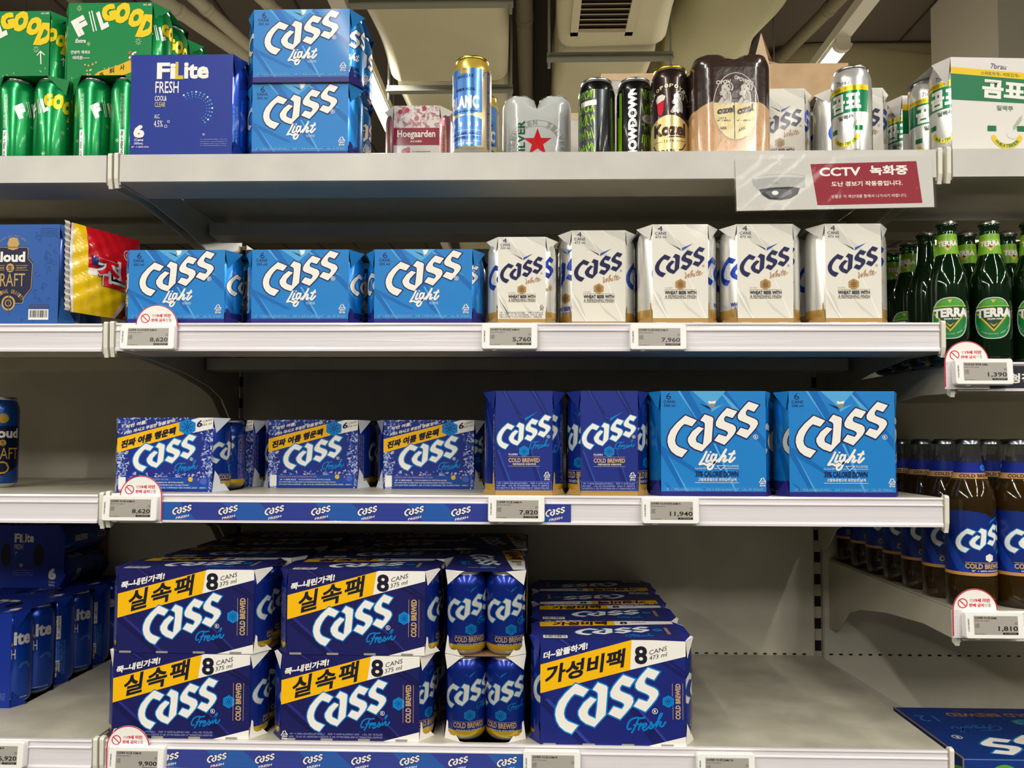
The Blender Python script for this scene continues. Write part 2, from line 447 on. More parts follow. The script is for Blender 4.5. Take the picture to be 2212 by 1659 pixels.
def wheat_hex(a, x, y, rx, ry, l=5):
    hexagon(a, x, y, rx, ry, GOLD, l)
    ink = rgb(110, 60, 20)
    def leaf(cx, cy, w, h, ang):
        pts = []
        for k in range(8):
            t = k*math.pi/4; u, v = math.cos(t)*w, math.sin(t)*h
            pts.append((cx+u*math.cos(ang)-v*math.sin(ang), cy+u*math.sin(ang)+v*math.cos(ang)))
        a.stroke(pts, rx*0.09, ink, l+1, False, True)
    leaf(x, y-ry*0.42, rx*0.16, ry*0.22, 0)
    for dy in (-0.1, 0.3):
        leaf(x-rx*0.3, y+ry*dy, rx*0.15, ry*0.24, -0.6); leaf(x+rx*0.3, y+ry*dy, rx*0.15, ry*0.24, 0.6)
    a.stroke([(x, y-ry*0.2), (x, y+ry*0.6)], rx*0.07, ink, l+1, False)
def recycle(a, x, y, r, col=WHITE, l=6):
    P = [(x, y-r), (x+r*0.95, y+r*0.65), (x-r*0.95, y+r*0.65)]
    for i in range(3):
        A, B = P[i], P[(i+1) % 3]
        q = lambda t: (A[0]+(B[0]-A[0])*t, A[1]+(B[1]-A[1])*t)
        a.stroke([q(0.12), q(0.72)], r*0.2, col, l, False)
        dx, dy = B[0]-A[0], B[1]-A[1]; n = math.hypot(dx, dy); nx, ny = -dy/n*r*0.26, dx/n*r*0.26
        t0, t1 = q(0.66), q(0.86)
        a.poly([(t0[0]+nx, t0[1]+ny), (t1[0], t1[1]), (t0[0]-nx, t0[1]-ny)], col, l)
    a.tbox('캔류', x-r*0.4, y-r*0.08, x+r*0.4, y+r*0.42, col, l, 0.01)
    a.tbox('알미늄', x-r*0.75, y+r*0.95, x+r*0.75, y+r*1.5, col, l, 0.02)
def barcode(a, x0, y0, x1, y1, vertical=False, l=6, back=WHITE, seed=3):
    a.rect(x0, y0, x1, y1, back, l-1); rnd = random.Random(seed)
    t, e = (y0, y1) if vertical else (x0, x1); g = (e-t)/60; t += 3*g
    while t < e-3*g:
        w = g*rnd.choice((0.7, 1.2, 1.9))
        if vertical: a.rect(x0+(x1-x0)*0.12, t, x1-(x1-x0)*0.12, t+w, INK, l)
        else: a.rect(t, y0+(y1-y0)*0.1, t+w, y1-(y1-y0)*0.22, INK, l)
        t += w+g*rnd.choice((0.6, 1.0, 1.6))
def light_facets(a):
    x0, y0, x1, y1 = a.T; w, h = x1-x0, y1-y0
    def P(*q): return [(x0+u*w, y0+v*h) for u, v in q]
    a.poly(P((0.18, 0), (0.27, 0), (0.56, 0.52), (0.66, 0.88), (0.58, 0.80)), LIGHTD, 1)
    a.poly(P((0.16, 0), (0.185, 0), (0.40, 0.36)), LIGHTL, 1.3)
    a.poly(P((0.0, 0.50), (0.0, 0.60), (0.22, 1.0), (0.27, 1.0)), LIGHTD, 1)
    a.poly(P((0.0, 0.52), (0.42, 0.80), (0.36, 0.80), (0.0, 0.58)), LIGHTD, 1.1)
    a.poly(P((0.04, 0.56), (0.25, 0.98), (0.27, 0.98)), LIGHTL, 1.4)
    a.poly(P((0.56, 0), (0.63, 0), (0.99, 0.46), (0.99, 0.56), (0.80, 0.30)), LIGHTD, 1)
    a.poly(P((0.56, 0), (0.575, 0), (0.96, 0.40), (0.92, 0.36), (0.72, 0.22)), LIGHTL, 1.5)
    a.poly(P((0.30, 0), (0.62, 0), (0.48, 0.16)), LIGHTL, 1.05)
    a.poly(P((0.50, 0.5), (0.52, 0.5), (0.74, 1.0), (0.72, 1.0)), LIGHTL, 1.2)
    a.poly(P((0.02, 0.86), (0.22, 1.0), (0.13, 1.0)), LIGHTD, 1.25)
def fresh_facets(a, b=FRESHD, l2=FRESHL):
    x0, y0, x1, y1 = a.T; w, h = x1-x0, y1-y0
    def P(*q): return [(x0+u*w, y0+v*h) for u, v in q]
    a.poly(P((0.10, 0), (0.19, 0), (0.52, 0.30), (0.46, 0.30)), b, 1)
    a.poly(P((0.13, 0), (0.15, 0), (0.40, 0.26)), l2, 1.2)
    a.poly(P((0.60, 0), (0.72, 0), (1, 0.30), (1, 0.38)), b, 1)
    a.poly(P((0.64, 0), (0.66, 0), (1, 0.33)), l2, 1.2)
    a.poly(P((0.03, 0.57), (0.06, 0.57), (0.36, 1), (0.33, 1)), l2, 1.2)
    a.poly(P((0.0, 0.50), (0.0, 0.62), (0.28, 1.0), (0.34, 1)), b, 1)
    a.poly(P((0.62, 0.58), (0.64, 0.58), (0.90, 1), (0.88, 1)), l2, 1.2)
    a.poly(P((0.55, 0.55), (0.62, 0.58), (0.88, 1), (0.78, 1)), b, 1)
WG = rgb(232, 228, 216); WG1 = rgb(212, 211, 200); WG2 = rgb(244, 242, 234)
def white_facets(a):
    x0, y0, x1, y1 = a.T; w, h = x1-x0, y1-y0
    def P(*q): return [(x0+u*w, y0+v*h) for u, v in q]
    a.poly(P((0, 0), (0.10, 0), (0.78, 0.30), (0.30, 0.2)), WG1, 1)
    a.poly(P((0.55, 0), (1, 0.12), (1, 0.02), (0.8, 0)), WG1, 1)
    a.poly(P((0.22, 0), (0.25, 0), (0.58, 0.30)), WG2, 1.3)
    a.poly(P((0.55, 0), (0.58, 0), (0.92, 0.20)), WG2, 1.3)
    a.poly(P((0, 0.64), (0.16, 0.73), (0.32, 1), (0.06, 0.80)), WG1, 1)
    a.poly(P((0, 0.62), (0.30, 0.98), (0.36, 1), (0, 0.68)), WG2, 1.3)
    a.poly(P((0.50, 0.75), (0.84, 0.92), (0.99, 1), (0.62, 0.85)), WG1, 1)
    a.poly(P((0.60, 0.48), (0.62, 0.48), (1, 0.98), (0.97, 0.98)), WG2, 1.3)

# ------------------------------------------------------------------ carton fronts
def art_light(W, H, big):
    if big:   # traced on a 0..1560 x 0..1560 panel
        a = Art(45, 10, 1600, 1605, W, H); a.bg(LIGHTB); light_facets(a)
        a.rect(45, 1535, 1600, 1605, PURP, 2)
        cass_logo(a, 140, 170, 1500, 1020, WHITE, NAVY)
        a.poly([(620, 200), (760, 245), (785, 300)], NAVY, 2); a.poly([(985, 205), (800, 270), (795, 330)], LIGHTL, 2)
        a.poly([(752, 160), (865, 158), (845, 250), (785, 270)], rgb(150, 140, 120), 3); a.poly([(752, 160), (800, 170), (865, 158), (855, 200), (760, 205)], WHITE, 4)
        reg(a, 1448, 705, 34, WHITE)
        w_light(a, 600, 890, 1140, 1205, WHITE)
        a.stroke([(875, 1145), (1000, 1142), (925, 1208)], 9, WHITE, 6, False, True)
        a.stroke([(830, 1188), (890, 1188)], 5, WHITE, 6, False); a.stroke([(960, 1188), (1195, 1188)], 5, WHITE, 6, False)
        a.tbox('카스라이트', 1015, 1130, 1195, 1172, WHITE, 6, 0.0); a.tbox('Cass Fresh 대비', 545, 1170, 705, 1200, WHITE, 6)
        a.tbox('33% CALORIE DOWN', 555, 1225, 1188, 1312, NAVY, 6, 0.03)
        a.tbox('고발효공법으로 포만감은 낮게', 592, 1330, 1158, 1378, WHITE, 6, 0.02)
        a.stroke([(548, 1400), (1195, 1400)], 6, WHITE, 6, False)
        recycle(a, 1545, 1370, 58)
        a.frame(95, 1478, 1588, 1525, 4, LIGHTL); a.fine(105, 1480, 1580, 1523, 1, rgb(140, 200, 240))
        a.tbox('6', 125, 40, 198, 138, NAVY, 6, -0.01); a.tbox('CANS', 85, 152, 255, 192, NAVY, 6); a.tbox('500 ml', 90, 212, 258, 250, NAVY, 6)
    else:     # traced on the 540..1010 x 540..1180 crop
        a = Art(160, 540, 1005, 1180, W, H); a.bg(LIGHTB); light_facets(a)
        a.rect(160, 1135, 1005, 1180, PURP, 2)
        cass_logo(a, 258, 550, 915, 940, WHITE, NAVY)
        a.poly([(500, 555), (570, 580), (588, 604)], NAVY, 2); a.poly([(575, 545), (625, 545), (612, 578), (590, 590)], WHITE, 3)
        reg(a, 870, 790, 17, WHITE)
        w_light(a, 466, 875, 720, 1030, WHITE)
        a.tbox('카스라이트', 638, 990, 716, 1014, WHITE, 6, 0.0)
        recycle(a, 952, 1038, 34)
        a.frame(178, 1100, 985, 1126, 2.5, LIGHTL); a.fine(184, 1101, 980, 1125, 1, rgb(140, 200, 240))
        a.tbox('6', 232, 562, 270, 614, NAVY, 6, -0.01); a.tbox('CANS', 200, 620, 293, 643, NAVY, 6); a.tbox('355 ml', 202, 655, 292, 676, NAVY, 6)
    return a
def art_white(W, H, vol, fine=False):
    a = Art(1620, 170, 2090, 1010, W, H); a.bg(WG); white_facets(a)
    a.rect(1620, 962, 2090, 1010, GOLD, 2)
    cass_logo(a, 1640, 360, 2065, 618, rgb(16, 18, 74))
    spark(a, 1772, 335, 1965, 392, rgb(40, 24, 50), rgb(16, 74, 168))
    reg(a, 2050, 522, 9, rgb(130, 125, 120))
    w_white(a, 1892, 555, 2045, 628, rgb(176, 122, 66))
    wheat_hex(a, 1856, 678, 43, 47)
    a.stroke([(1722, 722), (1990, 722)], 2.5, GOLD, 4, False); a.stroke([(1722, 797), (1990, 797)], 2.5, GOLD, 4, False)
    a.tbox('카스 화이트', 1722, 700, 1788, 714, rgb(170, 160, 140), 6)
    a.tbox('WHEAT BEER WITH', 1724, 732, 1990, 762, INK, 6, 0.035); a.tbox('A REFRESHING FINISH', 1726, 767, 1990, 794, INK, 6, 0.0)
    a.tbox('4', 1668, 184, 1706, 226, NAVY, 6); a.tbox('CANS', 1642, 234, 1738, 258, NAVY, 6); a.tbox(vol, 1644, 266, 1738, 288, rgb(90, 88, 88), 6)
    if fine:
        recycle(a, 2052, 845, 24, rgb(110, 108, 104)); a.frame(1635, 888, 2078, 955, 1.5, WG1); a.fine(1640, 892, 2074, 952, 3, rgb(150, 146, 138))
    for x in (1650, 1960): a.rect(x, 996, x+85, 1010, rgb(205, 203, 198), 3)
    return a
def art_fresh4(W, H):
    a = Art(130, 70, 880, 1440, W, H); a.bg(FRESHB); fresh_facets(a)
    a.rect(130, 1378, 880, 1440, GOLD, 2)
    cass_logo(a, 148, 385, 860, 838, WHITE, CYAN, 0.03)
    a.poly([(690, 342), (520, 428), (512, 470)], CYAN, 4); a.poly([(412, 385), (490, 425), (500, 450)], FRESHL, 4)
    reg(a, 825, 672, 20, WHITE)
    w_fresh(a, 578, 712, 836, 850, CYAN)
    snow_hex(a, 506, 866, 66, 76)
    a.tbox('카스프레시', 300, 893, 418, 922, WHITE, 6, 0.02)
    for y in (937, 1062): a.stroke([(300, y), (714, y)], 4, GOLDT, 6, False)
    a.tbox('COLD BREWED', 300, 955, 712, 1012, GOLDT, 6, 0.035)
    a.tbox('저온숙성으로 프레시하게', 355, 1022, 656, 1048, WHITE, 6, 0.02)
    recycle(a, 808, 1172, 48)
    a.frame(146, 1262, 864, 1368, 4, rgb(110, 130, 210)); a.fine(155, 1268, 856, 1362, 3, rgb(170, 180, 225))
    return a
def art_lucky(W, H):
    a = Art(45, 60, 1555, 1215, W, H); a.bg(FRESHB)
    rnd = random.Random(5)
    # frost ferns around the border
    cols = [rgb(128, 148, 214), rgb(176, 192, 232), rgb(92, 112, 196), rgb(206, 216, 240)]
    for k in range(360):
        s = rnd.random()
        if s < 0.30: x, y = 45+rnd.random()**1.4*150, rnd.uniform(560, 1215)
        elif s < 0.62: x, y = 1555-rnd.random()**1.4*170, rnd.uniform(230, 1215)
        elif s < 0.74: x, y = 45+rnd.random()*190, rnd.uniform(60, 330)
        elif s < 0.86: x, y = rnd.uniform(200, 1200), 60+rnd.random()**1.8*70
        else: x, y = rnd.uniform(250, 1500), 1000-rnd.random()**2*80
        c = cols[rnd.randrange(4)]; an = rnd.uniform(0, 6.28); L = rnd.uniform(32, 76)
        for sgn in (0, 0.7, -0.7):
            q = an+sgn; l0 = L if sgn == 0 else L*0.6
            bx, by = (x, y) if sgn == 0 else (x+math.cos(an)*L*0.4, y+math.sin(an)*L*0.4)
            nx, ny = -math.sin(q)*7, math.cos(q)*7
            a.poly([(bx+nx, by+ny), (bx+math.cos(q)*l0, by+math.sin(q)*l0), (bx-nx, by-ny)], c, 1+0.005*(k % 90))
    a.poly([(45, 385), (1060, 122), (1098, 320), (45, 612)], YEL, 3)
    a.poly([(45, 300), (160, 330), (1000, 120), (1050, 100), (1040, 125), (45, 385)], FRESHB, 2)
    a.poly([(1205, 95), (1330, 62), (1620, 60), (1575, 225), (1230, 300), (1268, 180)], WHITE, 3)
    snow_hex(a, 1150, 205, 128, 128)
    a.text('진짜 여름 행운팩', (98, 552), (955, 325), (118, 425), INK, 6, 0.045)
    a.text('이번 여름,', (170, 240), (500, 160), (182, 175), WHITE, 6, 0.03)
    a.text('카스 마시고 푸짐한 경품 받자!', (158, 335), (950, 132), (170, 275), WHITE, 6, 0.03)
    a.text('6', (1292, 215), (1380, 200), (1305, 110), NAVY, 6, 0.03); a.text('CANS', (1392, 140), (1535, 105), (1396, 105), INK, 6); a.text('355 ml', (1378, 196), (1530, 160), (1382, 165), INK, 6)
    cass_logo(a, 300, 320, 1292, 905, WHITE, CYAN, 0.034)
    reg(a, 1225, 708, 24, WHITE); w_fresh(a, 962, 730, 1325, 920, CYAN)
    a.rect(70, 990, 1502, 1180, rgb(22, 72, 160), 3); a.rect(75, 992, 190, 1180, WHITE, 4)
    a.tbox('천원할인쿠폰 당첨 행운팩(200원/1만 2매)', 235, 1010, 868, 1040, rgb(230, 150, 130), 6); a.tbox('CASSxRABBIROW 콜라백(4,000명)', 560, 1058, 1105, 1086, WHITE, 6)
    a.fine(235, 1052, 540, 1090, 1, WHITE); a.fine(235, 1098, 1210, 1126, 1, WHITE, seed=4); a.fine(235, 1138, 1470, 1166, 1, WHITE, seed=6)
    a.disc(1215, 1022, 38, 38, rgb(220, 180, 50), 6); a.disc(1340, 1024, 14, 22, rgb(200, 80, 140), 6); a.disc(1420, 1050, 55, 50, rgb(70, 100, 190), 5)
    return a
def art_eight(W, H, word, lead, vol, low=False):
    tall = vol.startswith('473')
    a = Art(65, 20, 2045, 1495, W, H) if tall else Art(65, 215, 2045, 1410, W, H)
    NB = rgb(24, 36, 118) if tall else rgb(24, 26, 92)
    a.bg(NB); fresh_facets(a, rgb(18, 26, 96) if tall else rgb(18, 18, 76), rgb(48, 64, 156) if tall else rgb(42, 44, 126))
    if tall:
        a.poly([(65, 378), (1312, 18), (1290, 440), (65, 780)], YEL, 3); a.poly([(1312, 18), (1330, 10), (2045, 35), (2045, 245), (1290, 440)], WHITE, 3.1)
        a.poly([(1540, 1495), (2055, 1360), (2055, 1500)], WHITE, 3)
        a.text(lead, (102, 310), (705, 155), (112, 205), WHITE, 6, 0.035)
        a.text(word, (120, 670), (1200, 400), (150, 400), INK, 6, 0.028, 1.0, 3)
        a.tbox('8', 1352, 105, 1522, 358, INK, 6, 0.03, res=3); a.text('CANS', (1548, 228), (1788, 160), (1552, 165), INK, 6); a.text('473 ml', (1548, 302), (1788, 240), (1552, 245), INK, 6)
        cass_logo(a, 268, 405, 1690, 1340, WHITE, CYAN, 0.026)
        reg(a, 1625, 1012, 36, WHITE); w_fresh(a, 1245, 1045, 1770, 1318, CYAN)
        snow_hex(a, 1806, 875, 77, 88)
        a.vtext('COLD BREWED', 1903, 625, 1972, 1122, GOLDT, 6, 0.035)
        for x in (1862, 2003): a.stroke([(x, 625), (x, 800 if x < 1900 else 1122)], 5, GOLDT, 6, False)
        a.stroke([(1868, 945), (1868, 1122)], 5, GOLDT, 6, False)
    else:
        def q(x, y): return (65+(x-180)/(1100-180)*1980, 215+(y-365)/(920-365)*1195)
        a.poly([q(180, 530), q(775, 370), q(752, 525), q(180, 690)], YEL, 3); a.poly([q(775, 370), q(800, 363), q(1100, 362), q(1100, 432), q(752, 525)], WHITE, 3.1)
        a.poly([q(860, 920), q(1100, 858), q(1100, 922)], WHITE, 3)
        a.text(lead, q(198, 500), q(492, 432), q(205, 452), WHITE, 6, 0.035)
        a.text(word, q(245, 655), q(682, 533), q(262, 515), INK, 6, 0.024, 1.15, 3)
        a.tbox('8', q(778, 0)[0], q(0, 388)[1], q(858, 0)[0], q(0, 502)[1], INK, 6, 0.03, res=3)
        a.text('CANS', q(872, 440), q(985, 410), q(874, 410), INK, 6); a.text('375 ml', q(868, 478), q(980, 450), q(870, 450), INK, 6)
        A, B = q(355, 520), q(885, 862)
        cass_logo(a, A[0], A[1], B[0], B[1], WHITE, CYAN, 0.026)
        c = q(855, 738); reg(a, c[0], c[1], 30, WHITE)
        A, B = q(713, 752), q(905, 850); w_fresh(a, A[0], A[1], B[0], B[1], CYAN)
        c = q(962, 675); snow_hex(a, c[0], c[1], 82, 95)
        A, B = q(1008, 552), q(1045, 798); a.vtext('COLD BREWED', A[0], A[1], B[0], B[1], GOLDT, 6, 0.035)
        for x in (992, 1060):
            A, B = q(x, 552), q(x, 798); a.stroke([A, B], 5, GOLDT, 6, False)
        if low:
            A, B = q(235, 868), q(860, 905); a.fine(A[0], A[1], B[0], B[1], 2, rgb(150, 155, 200)); c = q(205, 878); recycle(a, c[0], c[1], 55)
    n = 4
    for k in range(n):
        x = 65+1980*(0.02+k*0.27); a.rect(x, a.T[3]-(22 if tall else 30), x+170, a.T[3], rgb(150, 148, 140), 4)
    return a
def art_filite(W, H):
    FB = rgb(12, 46, 146)
    a = Art(1110, 450, 1955, 1330, W, H); a.bg(FB)
    a.tbox('Fi', 1325, 520, 1480, 665, WHITE, 6, 0.04); a.tbox('L', 1478, 515, 1545, 668, rgb(214, 188, 60), 6, 0.04); a.tbox('ite', 1550, 520, 1755, 665, WHITE, 6, 0.04)
    a.tbox('FRESH', 1315, 685, 1508, 790, WHITE, 6, 0.01); a.tbox('COOL&', 1312, 812, 1410, 858, WHITE, 6, 0.01); a.tbox('CLEAR', 1312, 868, 1402, 912, rgb(214, 196, 120), 6, 0.01)
    a.tbox('ALC.', 1312, 975, 1358, 1012, WHITE, 6); a.tbox('4.5%', 1310, 1030, 1382, 1088, WHITE, 6)
    a.tbox('6', 1142, 1068, 1232, 1182, WHITE, 6, 0.05); a.tbox('Cans', 1150, 1188, 1225, 1210, WHITE, 6, 0.02); a.tbox('500mL', 1150, 1220, 1225, 1240, WHITE, 6, 0.01); a.fine(1120, 1250, 1280, 1272, 1, WHITE)
    for k in range(14):
        an = -1.2+k*0.24-1.0; r = 150; cx, cy = 1640, 930
        for j in range(3):
            q = r-22*j; a.disc(cx+math.cos(an)*q, cy+math.sin(an)*q, 8-2*j, 8-2*j, WHITE if k % 3 == 0 and j == 0 else rgb(90, 170, 230), 5, 7)
    for (x, y, r) in ((1430, 1040, 10), (1408, 1082, 12), (1722, 1155, 8)): a.stroke([(x+r*math.cos(k), y+r*math.sin(k)) for k in range(6)], 3, WHITE, 5, False, True)
    a.fine(1695, 1190, 1920, 1262, 4, rgb(160, 175, 225), fill=0.4)
    return a
def art_filite_top(W, H):
    a = Art(-320, 90, 450, 580, W, H); a.bg(rgb(22, 48, 150))
    a.tbox('Fi', 20, 152, 88, 222, WHITE, 6, 0.04); a.tbox('L', 88, 150, 118, 224, rgb(200, 180, 90), 6, 0.04); a.tbox('ite', 122, 152, 205, 222, WHITE, 6, 0.04)
    a.tbox('FRESH', 20, 236, 102, 276, WHITE, 6); a.fine(20, 290, 58, 330, 2, WHITE); a.disc(88, 400, 18, 14, rgb(200, 180, 90), 5)
    a.fine(10, 430, 210, 485, 3, rgb(150, 160, 210), fill=0.35)
    a.disc(255, 320, 46, 88, BLACK, 5, 24); a.disc(-60, 320, 46, 88, BLACK, 5, 24)
    a.tbox('6', 352, 422, 426, 512, WHITE, 6, 0.05); a.tbox('Cans', 358, 520, 416, 538, WHITE, 6); a.tbox('500mL', 358, 545, 416, 562, WHITE, 6)
    return a
def filgood_word(a, x0, y0, x1, y1, l=6):
    """white FiL and yellow GOOD on a falling curve"""
    w, h = x1-x0, y1-y0
    def P(u, v): return (x0+u*w, y0+v*h)
    a.text('F', P(0.06, 0.98), P(0.22, 0.78), P(-0.05, 0.50), WHITE, l, 0.07); a.text('i', P(0.25, 0.82), P(0.30, 0.78), P(0.18, 0.20), WHITE, l, 0.07); a.text('L', P(0.36, 0.78), P(0.46, 0.66), P(0.28, 0.25), WHITE, l, 0.07)
    G = rgb(246, 208, 16)
    for ch, O, U, V in (('G', (0.38, 0.55), (0.56, 0.45), (0.34, 0.05)), ('O', (0.52, 0.62), (0.72, 0.52), (0.54, 0.0)), ('O', (0.68, 0.66), (0.86, 0.72), (0.76, 0.10)), ('D', (0.80, 0.98), (1.0, 1.02), (0.92, 0.30))):
        a.text(ch, P(*O), P(*U), P(*V), G, l, 0.07)
def art_filgood(W, H, kind):
    a = Art(545, 40, 1275, 700, W, H); a.bg(rgb(0, 132, 66))
    a.tbox('ALC. 4.5%', 1195, 34+18, 1265, 66, WHITE, 6, 0.03)
    filgood_word(a, 600, 55, 1262, 300)
    for (x, y, r) in ((640, 80, 22), (1160, 330, 26), (728, 345, 14), (620, 640, 20), (1090, 620, 20)):
        for k in range(8):
            c, s = math.cos(k*math.pi/4), math.sin(k*math.pi/4); a.stroke([(x+c*r*0.4, y+s*r*0.4), (x+c*r, y+s*r)], 4, rgb(206, 232, 176), 5, False)
    if kind == 1:
        a.tbox('Extra', 612, 306, 702, 336, WHITE, 6, 0.03, shear=6); a.tbox('안녕히 계세요', 575, 392, 745, 418, WHITE, 6, 0.02); a.tbox('여러분~~~', 592, 432, 740, 460, WHITE, 6, 0.02)
        a.poly([(750, 600), (820, 550), (1000, 500), (1160, 440), (1130, 500), (1150, 540), (1000, 590), (780, 640), (740, 640)], rgb(232, 184, 24), 4)
        for ch, x, y in (('축', 825, 605), ('퇴', 915, 572), ('사', 1005, 548)): a.text(ch, (x, y), (x+42, y-14), (x-2, y-42), INK, 6, 0.02)
        for k in range(40):
            rr = random.Random(k); x = rr.uniform(700, 800) if k % 2 else rr.uniform(1080, 1140); y = rr.uniform(480, 640) if k % 2 else rr.uniform(400, 470)
            a.disc(x, y, 8, 8, [rgb(230, 90, 90), rgb(240, 200, 80), WHITE, rgb(250, 160, 120)][k % 4], 5+0.01*k, 6)
    else:
        a.stroke([(1200, 350), (1206, 440)], 10, WHITE, 5, False); a.stroke([(1170, 375), (1198, 345), (1235, 372)], 9, WHITE, 5, False)
    for k in range(14):
        rr = random.Random(k+50); a.disc(rr.uniform(560, 1260), rr.uniform(460, 690), 5, 5, rgb(180, 220, 170), 5, 6)
    return a
def art_hoegaarden(W, H):
    a = Art(1370, 890, 1775, 1660, W, H); a.bg(rgb(222, 218, 212))
    RZ = rgb(188, 110, 124); rnd = random.Random(11)
    for k in range(120):
        x, y = rnd.uniform(1372, 1770), rnd.uniform(895, 1080); an = rnd.uniform(0, 6.28); L = rnd.uniform(18, 50)
        p = [(x+math.cos(an)*L*t-math.sin(an)*L*b, y+math.sin(an)*L*t+math.cos(an)*L*b) for t, b in ((0, 0), (0.5, 0.22), (1, 0), (0.5, -0.22))]
        a.stroke(p, 3, RZ, 2+0.01*k, False, True)
        if k % 3 == 0: a.poly(p, rgb(206, 130, 140), 1+0.01*k)
    a.disc(1572, 1000, 48, 46, rgb(226, 220, 214), 3); a.disc(1572, 1005, 22, 22, RZ, 4)
    for (x, y) in ((1425, 945), (1640, 915), (1490, 930)): a.disc(x, y, 20, 22, rgb(178, 40, 60), 4, 10)
    a.rect(1370, 1088, 1775, 1240, rgb(148, 22, 52), 5)
    a.tbox('Hoegaarden', 1402, 1108, 1738, 1190, WHITE, 6, 0.02); a.tbox('ROSÉE', 1520, 1196, 1618, 1216, WHITE, 6, 0.02)
    a.disc(1478, 1295, 38, 28, rgb(170, 60, 80), 4); a.disc(1500, 1275, 16, 20, rgb(190, 90, 100), 4.5); a.fine(1532, 1290, 1700, 1304, 1, rgb(150, 80, 90)); a.tbox('RASPBERRY', 1532, 1312, 1662, 1330, rgb(180, 90, 100), 6, 0.01)
    return a
def bear_badge(a, x, y, s):
    """ribbon badge; the animal is left out"""
    G = rgb(0, 110, 60)
    a.stroke([(x+math.cos(t)*46*s, y+math.sin(t)*46*s) for t in [0.35+k*0.245 for k in range(11)]], 16*s, rgb(228, 200, 30), 4, False)
    a.rect(x-62*s, y-22*s, x-34*s, y-4*s, G, 5); a.rect(x+34*s, y-22*s, x+62*s, y-4*s, G, 5)
    a.arc('WHEATBEER', x, y, 50*s, 235, 125, 11*s, G, 6, 0.02, inside=True)
    a.disc(x+20*s, y+5*s, 20*s, 16*s, rgb(226, 224, 216), 4); 
    for k in range(5): a.disc(x+(26+k*5)*s, y-(18+k*7)*s, 5*s, 8*s, rgb(180, 196, 170), 5, 8)
    a.stroke([(x+22*s, y-8*s), (x+52*s, y-58*s)], 2*s, rgb(170, 186, 160), 5, False)
def art_gompyo(W, H):
    a = Art(1735, 395, 2300, 975, W, H); a.bg(rgb(228, 224, 218))
    YL = rgb(240, 200, 10); GR = rgb(20, 120, 76)
    a.poly([(1735, 452), (2300, 492), (2300, 530), (1735, 490)], YL, 3); a.poly([(1735, 490), (2300, 530), (2300, 665), (1735, 642)], GR, 3)
    a.text('7brau', (1962, 458), (2050, 464), (1964, 428), rgb(80, 90, 90), 6, 0.0)
    a.text('스위트하게~ 비트있게~', (1905, 496), (2130, 510), (1906, 474), GR, 6, 0.0)
    a.text('곰표', (1908, 628), (2155, 648), (1914, 520), WHITE, 6, 0.04, 1.0, 3); a.text('밀맥주', (1992, 702), (2085, 706), (1994, 672), rgb(120, 150, 130), 6, 0.02)
    bear_badge(a, 2046, 830, 1.75); a.rect(2002, 952, 2090, 975, GR, 4); a.tbox('4 CANS', 2010, 958, 2082, 972, WHITE, 6, 0.02)
    return a
def art_kloud(W, H):
    a = Art(-620, 70, 850, 1510, W, H); B = rgb(40, 92, 168); a.bg(B); DB = rgb(28, 74, 148); GD = rgb(196, 160, 96); NV = rgb(26, 30, 62)
    rnd = random.Random(9)
    for k in range(70):
        x = rnd.choice((rnd.uniform(470, 840), rnd.uniform(-610, -240), rnd.uniform(-600, 840))); y = rnd.uniform(80, 1500)
        if -230 < x < 460 and 360 < y < 1240: continue
        r = rnd.uniform(25, 70); t0 = rnd.uniform(0, 6)
        a.stroke([(x+math.cos(t0+t)*r*(1-t/6), y+math.sin(t0+t)*r*(1-t/6)) for t in (0, 1, 2, 3, 4, 5)], 9, DB, 1+0.01*k, True)
    for k in range(5): a.rect(560, 120+k*28, 820, 132+k*28, DB, 1.9)
    a.poly([(-180, 385), (370, 385), (395, 540), (460, 620), (455, 1000), (330, 1130), (320, 1210), (200, 1215), (115, 1320), (0, 1215), (-130, 1210), (-230, 1000), (-230, 600)], NV, 3)
    a.stroke([(-150, 398), (360, 398), (388, 430), (385, 560), (455, 640), (445, 990), (335, 1120), (325, 1200), (210, 1206)], 8, GD, 4, False)
    a.poly([(70, 350), (100, 270), (160, 255), (225, 270), (252, 350), (232, 380), (232, 420), (160, 442), (80, 420), (85, 380)], GD, 4)
    a.tbox('Kloud', -160, 462, 345, 612, WHITE, 6, 0.04)
    a.disc(124, 695, 62, 66, GD, 4, 8); a.tbox('生', 88, 658, 162, 735, NV, 6, 0.02)
    a.tbox('QUALITY', 218, 680, 372, 712, GD, 6, 0.02); a.tbox('SUPERIOR', -130, 680, 38, 712, GD, 6, 0.02)
    for y in (660, 728): a.stroke([(208, y), (388, y)], 6, GD, 5, False); a.stroke([(-150, y), (42, y)], 6, GD, 5, False)
    a.tbox('DRAFT', -140, 775, 350, 960, GD, 6, 0.0, 1.0, 3)
    a.arc('ORIGINAL GRAVITY', 112, 1270, 215, -62, 62, 55, GD, 6, 0.01)
    a.stroke([(112+90*math.cos(k*0.45), 1200+95*math.sin(k*0.45)) for k in range(14)], 26, GD, 4, False, True); a.stroke([(112+45*math.cos(k*0.6), 1200+45*math.sin(k*0.6)) for k in range(10)], 14, GD, 4.5, False, True)
    a.stroke([(115, 1090), (115, 1370)], 14, rgb(90, 90, 100), 5, False)
    a.arc('KOREA ALL MALT BEER', 160, 480, 235, -50, 50, 26, rgb(170, 150, 120), 6)
    barcode(a, 415, 1288, 712, 1438, l=5); a.rect(418, 1215, 705, 1275, rgb(60, 76, 130), 3)
    return a
